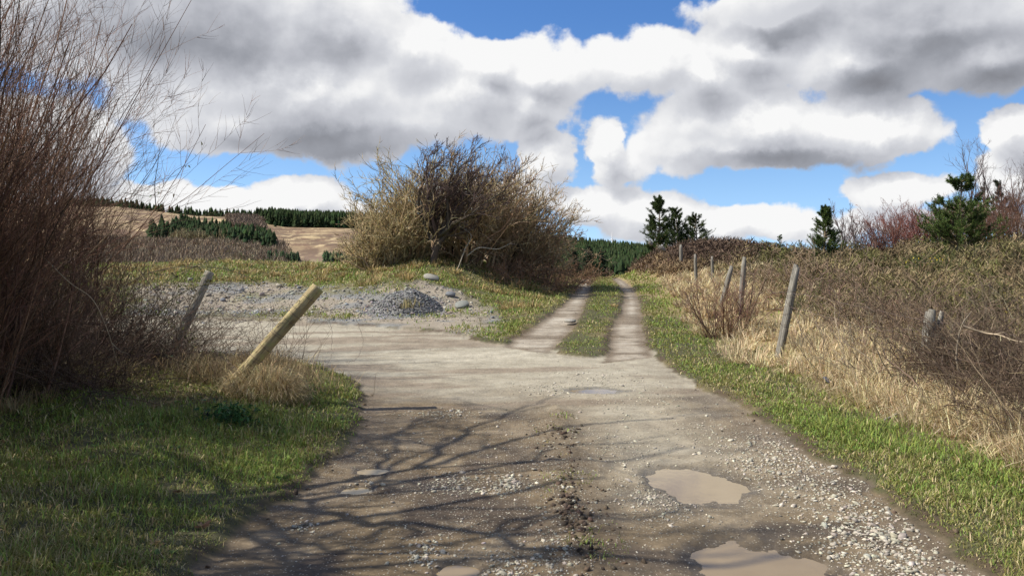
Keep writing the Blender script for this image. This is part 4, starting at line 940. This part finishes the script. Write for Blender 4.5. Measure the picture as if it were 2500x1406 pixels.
# hawthorn and scrub on the mound
HX, HY2, _ = at(1055, 665, 24.5)
def tree(name, base, hgt, label, cat, group, col, lean, trunk_r, limbs, lv, twc, wig=.16, spread=.8, fork=.2, crown_up=.25, n0=7, trunk_len=.3, rmin=.004, lf=(.6, .5, .45), nst=1):
    reseed(label); z = float(height(np.array([base[0]]), np.array([base[1]]))[0]); root = thing(name, (base[0], base[1], z), label, cat, group)
    S0 = np.array([[base[0], base[1], z - .1]] * nst) + np.array([[rs.normal(0, .12) * (nst > 1), 0, 0] for _ in range(nst)]); L_ = np.asarray(lean, float)
    P, R = grow(S0, np.tile(np.array([[0, 0, 1.]]) + L_ * .35, (nst, 1)) + rs.normal(0, .18, (nst, 3)) * (nst > 1), np.full(nst, hgt * trunk_len), np.full(nst, trunk_r), n0, wig * .5, (0, 0, 1), .1, .75)
    G = Geo(); G.tubes(P, R, 8, cvar(col, nst, .05))
    # limbs fan from the upper trunk
    P1, R1 = spawn(P, R, limbs, fork, 1.0, (.25, spread), (1.0 - trunk_len) / trunk_len * .95, .7, 10, wig, np.array([0, 0, 1]) + L_, crown_up * .4, .25, 0.1)
    G.tubes(P1, R1, 6, cvar(col, len(P1), .15)); G.obj('trunk', M_twig, root, smooth=True)
    G = Geo(); Pp, Rp = P1, R1
    for k, nn in enumerate(lv):
        Pp, Rp = spawn(Pp, Rp, nn, .15, 1.0, (.3, .95), lf[k], .55, 7 - k, wig, np.array([0, 0, 1]) + L_, crown_up * .35, .35, .35, rmin)
        G.tubes(Pp, Rp, 4 if k == 0 else 3, cvar(twc if k else col, len(Pp), .22, .05))
    G.obj('crown', M_twig, root)
    return root
tree('hawthorn_tree', (HX, HY2), 3.75, 'windswept bare hawthorn with dark trunk and crown blown right, tallest on the mound', 'tree', None, (.095, .078, .058), (.7, 0, 0), .10, 15, (9, 8, 5), (.10, .066, .058), wig=.21, spread=1.3, fork=.3, trunk_len=.24, rmin=.008, crown_up=.38)
gs = 'bare scrub willows on the mound'
SCR = [(925, 24.8, 1.2, (-.25, 0, 0), 'low olive twigged willow at the far left end of the mound scrub'), (960, 25.2, 1.85, (-.2, 0, 0), 'second scrub willow from the left end of the mound'), (1005, 25.6, 2.5, (-.1, 0, 0), 'olive scrub willow just left of the hawthorn trunk'),
       (1070, 26.4, 3.1, (.05, 0, 0), 'scrub willow standing right behind the hawthorn trunk'), (1135, 26.2, 3.2, (.15, 0, 0), 'scrub willow just right of the hawthorn trunk'), (1190, 27, 3.1, (.25, 0, 0), 'scrub willow behind the pale drooping branch'),
       (1245, 27, 2.8, (.4, 0, 0), 'brown scrub willow with twigs swept right towards the track'), (1272, 28, 2.2, (.42, 0, 0), 'rightmost scrub willow overhanging the track verge')]
for i, (u, Y, h, ln, lab) in enumerate(SCR):
    c = (.36, .285, .15) if i < 4 else (.37, .275, .16)
    shrub('scrub_willow', ((u - CX) / F * Y, Y), 60, h * 1.08, lab, 'shrub', gs, c, lean=ln, spread=.85, r0=.025, lv=(9, 6), wig=.22, vr=.36, tw=.07, foot=.5, lf=(.5, .42), rmin=.0085, twc=tuple(q * 1.1 for q in c))
cane('bare_branch', [(1140, 625, 24.0), (1170, 605, 23.8), (1215, 608, 23.7), (1250, 592, 23.6)], .02, (.40, .35, .27), 'pale drooping bare branch curving right below the hawthorn crown', 0, 'branch', sub=3)
cane('bare_branch', [(1115, 665, 24.0), (1135, 610, 23.9), (1150, 575, 23.8), (1120, 550, 23.9)], .018, (.36, .32, .25), 'pale crooked branch slanting up beside the hawthorn trunk', 0, 'branch', sub=5)
# rusty bramble bushes at the hedge end by the track
for u, v, Y, h, lab in [(1290, 710, 25.0, 1.0, 'rusty dead bramble bush at the foot of the mound hedge, leftmost of three'), (1335, 708, 27, 1.25, 'rusty dead bramble bush in the middle of the hedge end'), (1378, 700, 31, 1.2, 'rusty dead bramble bush nearest the left wheel rut')]:
    shrub('bramble_bush', ((u - CX) / F * Y, Y), 110, h, lab, 'bramble', 'rusty bramble bushes by the track', (.22, .135, .08), spread=1.3, r0=.007, lv=(6, 4), wig=.2, tw=-.03, foot=1.0, rmin=.005, lf=(.4, .4), twc=(.25, .15, .085))
# bare shrub in the dead grass on the right bank
shrub('bare_shrub', tuple(at(1770, 800, 15.2)[:2]), 44, 1.25, 'bare reddish brown shrub fanning out of the dead grass in front of the leaning posts', 'shrub', None, (.20, .125, .08), spread=.75, r0=.008, lv=(8, 5), wig=.09, tw=.04, foot=.35, rmin=.0035, lean=(.08, 0, 0), twc=(.22, .13, .09))
shrub('bare_sapling', tuple(at(1810, 800, 15.2)[:2]), 5, 2.0, 'taller bare sapling slanting right out of the roadside shrub', 'sapling', None, (.13, .09, .065), spread=.2, r0=.017, lv=(5, 3), wig=.06, tw=.05, foot=.1, rmin=.0035, lean=(.28, 0, 0))
# bare stems in the near brushwood
for u, v, Y, n, h, lab in [(2420, 1000, 8.2, 30, .95, 'grey brown bare bush at the right edge of the photo'), (2230, 960, 9.4, 30, .9, 'bare thorny bush growing round the broad broken stump'), (2100, 880, 11.0, 26, .9, 'thin branched bare bush between the stump and the tall split post'), (2330, 800, 13, 30, .95, 'pale stemmed bare bush on the heath behind the broad stump'), (2030, 780, 14.5, 26, .8, 'low pale twigged bush just right of the tall split post'), (2480, 820, 11.5, 30, 1.1, 'bare bush high on the bank at the right edge')]:
    shrub('thorn_bush', tuple(at(u, v, Y)[:2]), n, h, lab, 'bush', 'bare thorn bushes along the right bank', (.21, .16, .11), spread=1.0, r0=.007, lv=(6, 4), wig=.17, tw=.01, foot=.6, rmin=.0024)

# ------------------------------------------------------------------ conifers on the heath
def pine(name, u, v, Y, hgt, wid, label, dens=1.0, bare=0.0, col=(.085, .122, .036), trunkc=(.22, .17, .11)):
    reseed(label); b = at(u, v, Y); b[2] = float(height(np.array([b[0]]), np.array([b[1]]))[0]); root = thing(name, b, label, 'conifer', 'young conifers on the heath')
    P, R = grow(b[None] - [[0, 0, .05]], np.array([[0.02, 0, 1.]]), np.array([hgt]), np.array([hgt * .022]), 12, .02, (0, 0, 1), .1, .2)
    G = Geo(); G.tubes(P, R, 7, trunkc); 
    nb = int(46 * dens); t = np.sort(rnd(.06, .97, nb)); t = t[(t < .62 - .0) | (t > .62 + bare)] if bare else t; nb = len(t)
    pos = np.stack([np.interp(t * 11, np.arange(12), P[0, :, k]) for k in range(3)], -1); a = rnd(0, 6.28, nb)
    D = np.stack([np.cos(a), np.sin(a), rnd(.05, .6, nb)], -1); ln = wid * (1 - t * .80) * rnd(.55, 1.1, nb)
    PB, RB = grow(pos, D, ln, np.full(nb, hgt * .007), 6, .07, (0, 0, 1), .09, .4); G.tubes(PB, RB, 4, trunkc); G.obj('trunk', M_twig, root, smooth=True)
    PS, RS = spawn(PB, RB, 5, .25, 1.0, (.3, .8), .42, .6, 4, .06, (0, 0, 1), .18, .6, .2)
    G = Geo()
    def need(PP, per, t0):
        m = len(PP) * per; i = np.repeat(np.arange(len(PP)), per); n = PP.shape[1]; f = rnd(t0, 1, m) * (n - 1); k = np.minimum(f.astype(int), n - 2); fr = (f - k)[:, None]
        A = PP[i, k] * (1 - fr) + PP[i, k + 1] * fr; T = nrm(PP[i, k + 1] - PP[i, k]); d = nrm(nrm(rs.normal(size=(m, 3))) + T * .9)
        G.ribbons(A, A + d * (rnd(.05, .10, m) * hgt / 2.6)[:, None], .013 * hgt / 2.6, cvar(col, m, .3, .08), .5)
    need(PB, 100, .3); need(PS, 40, .1); need(P, 260, .86)
    G.obj('needles', M_needle, root)['kind'] = 'stuff'
pine('pine_tree', 2012, 618, 27, 1.85, .75, 'small dense green pine standing alone left of the birches', 2.2)
pine('pine_tree', 2338, 618, 26, 2.55, 1.5, 'larger green pine with a bare pale stem below its top tuft', 3.6, .22)
pine('conifer_tree', 1608, 592, 40, 3.15, 1.25, 'dark conifer with tall uneven top, leftmost behind the bracken', 1.8, 0, (.065, .092, .03))
pine('conifer_tree', 1655, 592, 41, 2.6, 1.35, 'pointed conifer in the middle of the three behind the bracken', 1.8, 0, (.065, .092, .034))
pine('conifer_tree', 1700, 592, 40, 2.05, 1.2, 'lowest conifer at the right of the three behind the bracken', 1.8, 0, (.065, .092, .03))
pine('spruce_tree', 2290, 560, 36, 2.4, .7, 'thin sparse spruce behind the left side of the larger pine', .5, 0, (.05, .06, .03))
pine('spruce_tree', 2400, 540, 38, 2.9, .9, 'grey green spruce under the tall bare birches', .7, 0, (.055, .065, .035))
pine('spruce_tree', 2450, 540, 38, 2.9, .9, 'spruce with broken top near the right edge', .6, 0, (.055, .065, .035))
for u, h, lab in [(1905, 1.0, 'tiny conifer seedling on the heath skyline left of the small pine'), (1950, .8, 'stubby conifer seedling beside the small pine'), (1860, .6, 'smallest conifer seedling on the heath skyline')]:
    pine('conifer_seedling', u, 625, 30, h, .35, lab, .5)
# birches and red twig thickets behind
gb = 'bare birches on the heath skyline'
BC = (.17, .13, .12)
for u, Y, h, ln, lab in [(2062, 33, 2.7, (.1, 0, 0), 'small bare birch right behind the small pine'), (2090, 34, 2.4, (.1, 0, 0), 'slender bare birch, right one of the pair by the small pine'), (2365, 36, 5.0, (.05, 0, 0), 'tall thin bare birch above the larger pine'), (2425, 36, 4.7, (.12, 0, 0), 'tall bare birch with fan of twigs swept right'), (2485, 36, 3.9, (0, 0, 0), 'bare crooked birch at the right edge')]:
    tree('birch_tree', ((u - CX) / F * Y, Y), h, lab, 'tree', gb, (.14, .11, .10), ln, .035, 8, (7, 6), (.18, .125, .12), wig=.10, spread=.55, fork=.3, trunk_len=.5, rmin=.006, lf=(.45, .45))
gr = 'red twigged thickets on the heath'
for u, Y, h, lab, c in [(2130, 36, 1.6, 'greyish bare thicket at the left end of the red scrub', (.17, .105, .085)), (2175, 36, 2.1, 'reddish bare thicket, left of the two roundest', (.22, .09, .07)), (2225, 37, 2.15, 'round red brown bare thicket in the middle of the heath', (.23, .09, .07)), (2275, 37, 1.9, 'pinkish bare thicket left of the larger pine', (.24, .10, .085)),
                       (2350, 38, 2.3, 'brown thicket behind the larger pine', (.17, .085, .065)), (2410, 36, 2.1, 'dark red thicket right of the larger pine', (.17, .08, .06)), (2455, 34, 2.2, 'dense brown thicket near the right edge', (.16, .085, .06)), (2500, 32, 2.2, 'thicket at the very right edge of the heath', (.16, .09, .06))]:
    shrub('bare_thicket', ((u - CX) / F * Y, Y), 70, h, lab, 'thicket', gr, c, spread=.6, r0=.012, lv=(6, 5), wig=.10, tw=.05, foot=.75, rmin=.0065, lf=(.4, .4))
# gorse with a few yellow flowers
def gorse():
    for u, v, Y, lab in [(2255, 665, 20, 'gorse bush with a few yellow flowers in the middle of the heath'), (2470, 770, 13, 'yellowish gorse bush at the right edge above the brushwood')]:
        x, y, z = at(u, v, Y); z = float(height(np.array([x]), np.array([y]))[0]); root = thing('gorse_bush', (x, y, z), lab, 'gorse bush', None)
        m = 1500; P0 = np.array([x, y, z + .15]) + rs.normal(0, 1, (m, 3)) * [.3, .3, .13]; G = Geo(); G.ribbons(P0, P0 + nrm(rs.normal(size=(m, 3)) + [0, 0, .7]) * .12, .012, cvar((.10, .12, .035), m, .3, .1)); G.obj('foliage', M_leaf, root)['kind'] = 'stuff'
        m = 70; P0 = np.array([x, y, z + .32]) + rs.normal(0, 1, (m, 3)) * [.25, .25, .08]; G = Geo(); G.ribbons(P0, P0 + nrm(rs.normal(size=(m, 3))) * .03, .03, cvar((.62, .46, .03), m, .15, .05), .8); G.obj('flowers', M_leaf, root)['kind'] = 'stuff'
gorse()

# ------------------------------------------------------------------ off to the left: the bare trees whose shadows cross the road
def shade_tree():
    lab = 'tall bare tree left of the road whose branch shadows cross the foreground'; reseed(lab)
    bx, by = -5.5, 4.75; z = float(height(np.array([bx]), np.array([by]))[0]); root = thing('ash_tree', (bx, by, z), lab, 'tree', 'roadside trees out of frame')
    top = np.array([-5.25, 4.8, 3.0]); G = Geo(); P = curve([(bx, by, z - .1), (-5.42, 4.76, 1.2), tuple(top)], 12); G.tubes(P[None], np.linspace(.16, .12, 12)[None], 9, (.16, .13, .10))
    cx = .966 * math.cos(SUN_B); cy = .966 * math.sin(SUN_B)
    limbs = [([(640, 1200), (800, 1160), (1000, 1130), (1200, 1075), (1400, 1030), (1640, 1010)], 3.3, 7.2, .065), ([(1000, 1128), (1100, 1060), (1230, 1000), (1340, 962)], 4.4, 6.2, .04), ([(900, 1140), (950, 1085), (960, 1040), (1090, 1002)], 4.1, 5.6, .035),
             ([(640, 1215), (820, 1195), (1000, 1155), (1250, 1118), (1500, 1112), (1660, 1080)], 3.3, 7.0, .055), ([(640, 1225), (850, 1255), (1000, 1262), (1180, 1285), (1330, 1330), (1600, 1348), (1780, 1355), (2010, 1305)], 3.3, 8.0, .07),
             ([(600, 1240), (700, 1300), (900, 1318), (1150, 1298), (1370, 1245)], 3.3, 6.5, .05), ([(560, 1260), (700, 1370), (1000, 1395), (1250, 1342), (1350, 1322)], 3.3, 6.2, .05), ([(940, 1255), (880, 1300), (680, 1390)], 4.2, 5.4, .03),
             ([(700, 1175), (800, 1110), (900, 1060), (1000, 1030)], 3.8, 5.4, .035), ([(560, 1210), (450, 1150), (350, 1120), (150, 1090)], 3.4, 5.0, .05), ([(560, 1250), (400, 1290), (250, 1270), (50, 1300)], 3.3, 4.8, .05), ([(1250, 1118), (1400, 1080), (1560, 1060)], 5.0, 6.2, .03), ([(1180, 1285), (1300, 1240), (1500, 1250), (1700, 1230)], 4.9, 6.6, .035)]
    PP, RR = [], []
    for pts, z0, z1, r0 in limbs:
        sp = []
        for k, (u, v) in enumerate(pts):
            d = F * EYE / (v - HY); gx = (u - CX) / F * d; zz = lerp(z0, z1, k / (len(pts) - 1)); sp.append((gx - cx * zz, d - cy * zz, zz))
        if z0 < 3.5: sp = [tuple(top - [0, 0, .15])] + sp
        c = curve(sp, 16); c[1:-1] += rs.normal(0, .03, (14, 3)); PP.append(c); RR.append(np.linspace(r0 * .78, r0 * .25, 16))
    PP = np.array(PP); RR = np.array(RR); G.tubes(PP, RR, 7, cvar((.16, .13, .10), len(PP), .1)); G.obj('trunk', M_twig, root, smooth=True)
    G = Geo(); P1, R1 = spawn(PP, RR, 7, .15, 1.0, (.3, .9), .32, .6, 8, .13, (.2, 0, .3), .06, .35, .3, .009); G.tubes(P1, R1, 5, cvar((.14, .11, .08), len(P1), .15))
    P2, R2 = spawn(P1, R1, 4, .2, 1.0, (.3, .9), .45, .6, 6, .13, (.2, 0, .3), .05, .4, .3, .006); G.tubes(P2, R2, 4, cvar((.14, .10, .08), len(P2), .15)); G.obj('crown', M_twig, root)
shade_tree()
tree('ash_tree', (-7.6, 3.2), 8.0, 'second bare tree behind the left verge, nearer the camera', 'tree', 'roadside trees out of frame', (.16, .13, .10), (.12, 0, 0), .15, 11, (4, 3), (.14, .10, .08), wig=.12, spread=1.0, fork=.35, trunk_len=.32, rmin=.010, lf=(.5, .42))
for k, (x_, y_) in enumerate([(-5.9, 6.9), (-5.5, 5.6), (-5.3, 4.2), (-5.2, 3.0), (-6.2, 7.8)]):
    shrub('bare_shrub', (x_, y_), 75, [2.7, 3.2, 3.6, 3.6, 2.5][k], ['bare hedge shrub just outside the left edge, shading the grass', 'smaller bare hedge shrub outside the left edge nearer the camera', 'bare hedge shrub level with the nearest grass', 'nearest bare hedge shrub beside the camera', 'bare hedge shrub joining the left thicket'][k], 'shrub', gl, LC, spread=.3, r0=.016, lv=(8, 6), wig=.08, tw=.06, foot=.5, rmin=.0035)

# ------------------------------------------------------------------ far forests, scrub and turbine
def conifers(G, X, Y, H, base, W=.30, z=None):
    m = len(X); Z = terrain(X, Y, False) if z is None else z
    for lvl in range(4):
        ns = 9; z0 = H * (.06 + .22 * lvl); z1 = np.minimum(z0 + H * .42, H); r0 = H * W * (1 - .22 * lvl) * rnd(.8, 1.2, m)
        a = np.arange(ns)[None] * 2 * np.pi / ns + rnd(0, 6, m)[:, None]; rr = r0[:, None] * np.where(np.arange(ns)[None] % 2, .62, 1.0) * rs.uniform(.75, 1.25, (m, ns))
        ring = np.stack([X[:, None] + np.cos(a) * rr, Y[:, None] + np.sin(a) * rr, (Z + z0)[:, None] + rs.uniform(-.05, .05, (m, ns)) * H[:, None]], -1)
        tip = np.stack([X, Y, Z + z1], -1)[:, None]; V = np.concatenate([ring, tip], 1)
        t = np.array([[j, (j + 1) % ns, ns] for j in range(ns)]); t = (t[None] + (np.arange(m) * (ns + 1))[:, None, None]).reshape(-1, 3)
        c = np.repeat(cvar(base, m, .25, .08), ns + 1, axis=0); G.add(V, t=t, c=c)
def far():
    G = Geo()
    def place(n, u0, u1, r0, r1, h0, h1, col, W=.3, cond=None):
        u = rnd(u0, u1, n); r = rnd(r0, r1, n); a = np.arctan((u - CX) / F); X = r * np.sin(a); Y = r * np.cos(a)
        if cond is not None: k = cond(u, r); X, Y = X[k], Y[k]
        conifers(G, X, Y, rnd(h0, h1, len(X)), col, W)
    place(1500, 655, 960, 540, 640, 7, 11, (.026, .040, .016), .22)
    place(420, 150, 660, 590, 650, 3.5, 7, (.026, .040, .016), .26)
    place(260, 600, 700, 500, 610, 6, 9, (.026, .040, .016), .24, lambda u, r: r > 610 - (u - 600) * .8)
    tag(G.obj('ridge_forest', M_needle), 'dark conifer forest along the crest of the left hill', 'forest', kind='stuff')
    G = Geo()
    for n, pts in [(420, [(470, 585), (700, 600)]), ]:
        pass
    def strip(n, line, half, h0, h1, col):
        t = rs.rand(n) * (len(line) - 1); i = t.astype(int); f = t - i; Lp = np.array(line, float); uv = Lp[i] * (1 - f)[:, None] + Lp[i + 1] * f[:, None]; uv[:, 1] += rnd(-half, half, n)
        XY = np.array([hit(a, b)[:2] for a, b in uv]); ok = XY[:, 1] > 100; XY = XY[ok]; conifers(G, XY[:, 0], XY[:, 1], rnd(h0, h1, len(XY)), col, .3)
    strip(330, [(360, 575), (450, 578), (520, 585), (580, 592), (640, 600), (670, 605)], 9, 4, 6.8, (.026, .042, .018))
    strip(130, [(420, 562), (470, 560), (560, 575), (650, 592)], 8, 4, 7, (.026, .042, .018))
    strip(60, [(655, 640), (730, 640)], 5, 2.2, 3.6, (.04, .06, .03))
    strip(60, [(790, 636), (870, 636)], 5, 2.2, 3.2, (.04, .06, .03))
    tag(G.obj('hillside_plantation', M_needle), 'band of young dark conifers running down the left hillside', 'plantation', kind='stuff')
    for u, v, h, lab in [(527, 572, 9, 'lone conifer rising above the plantation band'), (443, 556, 10, 'broad conifer on the upper hillside above the band'), (395, 552, 8, 'conifer beside the thicket on the upper left hillside'), (648, 553, 5, 'left one of the small conifers below the ridge forest'), (690, 554, 5.5, 'darkest small conifer below the ridge forest'), (706, 555, 3.8, 'lowest small conifer at the right below the ridge forest'), (672, 554, 4.2, 'middle small conifer below the ridge forest'), (628, 560, 4, 'small conifer at the foot of the ridge forest edge')]:
        h = h * .75; x, y, z = hit(u, v); Gt = Geo(); Gt.tubes(np.array([[[x, y, z - .5], [x, y, z + h * .3], [x, y, z + h * .8]]]), np.array([[.2, .15, .05]]), 5, (.1, .07, .05)); root = thing('conifer_tree', (x, y, z), lab, 'conifer', 'lone conifers on the left hill'); Gt.obj('trunk', M_twig, root)
        Gc = Geo(); m = 7; conifers(Gc, np.array([x]), np.array([y]), np.array([float(h)]), (.03, .045, .02), .33, np.array([z])); Gc.obj('crown', M_needle, root)
    G = Geo()
    # forest filling the hill seen through the gap
    u = rnd(1300, 1680, 3600); r = rnd(150, 640, 3600) ; a = np.arctan((u - CX) / F); X = r * np.sin(a); Y = r * np.cos(a); c = np.array([.032, .048, .020])
    conifers(G, X, Y, rnd(4.0, 7.0, len(X)) * np.interp(r, [150, 640], [.75, 1.1]), c, .26)
    tag(G.obj('valley_forest', M_needle), 'green conifer forest covering the far hill at the end of the track', 'forest', kind='stuff')
    for u, Y, h, zb, lab in [(1437, 62, 4.6, None, 'dark spruce beyond the crest in the middle of the track gap'), (1402, 70, 4.2, None, 'spruce beyond the crest left of the middle one'), (1468, 68, 4.2, None, 'spruce beyond the crest right of the middle one')]:
        x = (u - CX) / F * Y; zz = float(terrain(x, Y)); h = (EYE - (600 if u == 1437 else 612) / F * Y + HY / F * Y) - zz
        root = thing('spruce_tree', (x, Y, zz), lab, 'conifer', 'spruces beyond the crest'); P, R = grow(np.array([[x, Y, zz]]), np.array([[0, 0, 1.]]), np.array([h]), np.array([.09]), 10, .01, (0, 0, 1), .1, .15); Gt = Geo(); Gt.tubes(P, R, 6, (.1, .075, .05)); Gt.obj('trunk', M_twig, root)
        nb = 130; t = rs.rand(nb) ** .9; pos = np.stack([np.full(nb, x), np.full(nb, Y), zz + h * (.05 + .93 * t)], -1); aa = rnd(0, 6.28, nb); D = np.stack([np.cos(aa), np.sin(aa), rnd(-.15, .35, nb)], -1); PB, RB = grow(pos, D, h * .34 * (1 - t * .93), np.full(nb, .02), 5, .05, (0, 0, 1), .06, .4)
        Gc = Geo(); mm = nb * 46; i = np.repeat(np.arange(nb), 46); f = rs.rand(mm) * 3.99; k = f.astype(int); A = PB[i, k] * (1 - (f - k))[:, None] + PB[i, k + 1] * (f - k)[:, None]; Gc.ribbons(A, A + nrm(rs.normal(size=(mm, 3)) + [0, 0, -.3]) * .2, .05, cvar((.032, .05, .028), mm, .3, .08), .5); Gc.obj('crown', M_needle, root)
    # bare scrub in the valley
    G = Geo()
    def scrub(n, u0, u1, r0, r1, h0, h1, col, wk=.0007, per=60, z=0):
        u = rnd(u0, u1, n); r = rnd(r0, r1, n); a = np.arctan((u - CX) / F); X = r * np.sin(a); Y = r * np.cos(a); H = rnd(h0, h1, n); i = np.repeat(np.arange(n), per); m = len(i)
        x = X[i] + rs.normal(0, .30, m) * H[i]; y = Y[i] + rs.normal(0, .30, m) * H[i]; zz = terrain(x, y, False); k = rs.rand(m) ** .8 * H[i] * (1 - .3 * rs.rand(m)); P0 = np.stack([x, y, zz + k * .5], -1)
        P1 = P0 + np.stack([rs.normal(0, .13, m) * H[i], rs.normal(0, .13, m) * H[i], H[i] * .45 * rnd(.5, 1.1, m)], -1); G.ribbons(P0, P1, wk * np.hypot(x, y) * rnd(.6, 1.4, m), cvar(col, m, .22, .05), .3)
    scrub(900, 200, 700, 170, 330, 2.0, 4.0, (.24, .185, .125), .0009)
    scrub(500, 440, 600, 330, 400, 3.5, 5.5, (.20, .165, .085), .0009)
    scrub(300, 560, 640, 470, 590, 3, 5, (.19, .14, .10), .0009)
    scrub(420, 640, 930, 120, 230, 1.8, 3.2, (.20, .155, .10), .0009)
    scrub(520, 560, 960, 52, 90, 1.4, 2.3, (.24, .13, .085), .0008)
    scrub(260, 200, 560, 60, 100, 1.5, 2.5, (.19, .14, .12), .0008)
    tag(G.obj('valley_scrub', M_twig), 'grey and rusty bare scrub filling the valley below the left hill', 'scrub', kind='stuff')
far()
def turbine():
    Y = 3400.0; hub = at(1494.5, 583, Y); zg = float(terrain(hub[0], Y, False)); root = thing('wind_turbine', (hub[0], Y, zg), 'white three bladed wind turbine on the far skyline above the forest', 'wind turbine')
    G = Geo(); P = np.array([[[hub[0], Y, zg - 2], [hub[0], Y, (zg + hub[2]) / 2], [hub[0], Y, hub[2] - 1]]]); G.tubes(P, np.array([[2.6, 2.2, 1.6]]), 12, (.8, .8, .8)); G.obj('tower', M_white, root, smooth=True)
    G = Geo(); P = np.array([[[hub[0], Y - 3, hub[2]], [hub[0], Y - 2.4, hub[2]], [hub[0], Y + 5, hub[2] + .2], [hub[0], Y + 7, hub[2] + .2]]]); G.tubes(P, np.array([[.5, 2.0, 2.0, .6]]), 10, (.8, .8, .8)); G.obj('nacelle', M_white, root, smooth=True)
    for a in (92, -28, 212):
        t = math.radians(a); d = np.array([math.cos(t), 0, math.sin(t)]); n = 8; s_ = np.linspace(0, 1, n); P = hub + [0, -4, 0] + np.outer(s_ * 30, d); G = Geo(); pr = nrm(np.cross(d, [0, 1, 0])); w = np.interp(s_, [0, .15, 1], [.9, 2.1, .35])
        V = np.stack([P - pr * w[:, None] * .5, P + [0, -.35, 0] * 1, P + pr * w[:, None], P + np.array([0, .35, 0])], 1).reshape(-1, 3)
        q = np.array([[k * 4 + j, k * 4 + (j + 1) % 4, (k + 1) * 4 + (j + 1) % 4, (k + 1) * 4 + j] for k in range(n - 1) for j in range(4)]); G.add(V, q=q, c=(.8, .8, .8)); G.obj('blade', M_white, root)
turbine()
print('faces', sum(len(o.data.polygons) for o in bpy.data.objects if o.type == 'MESH'))
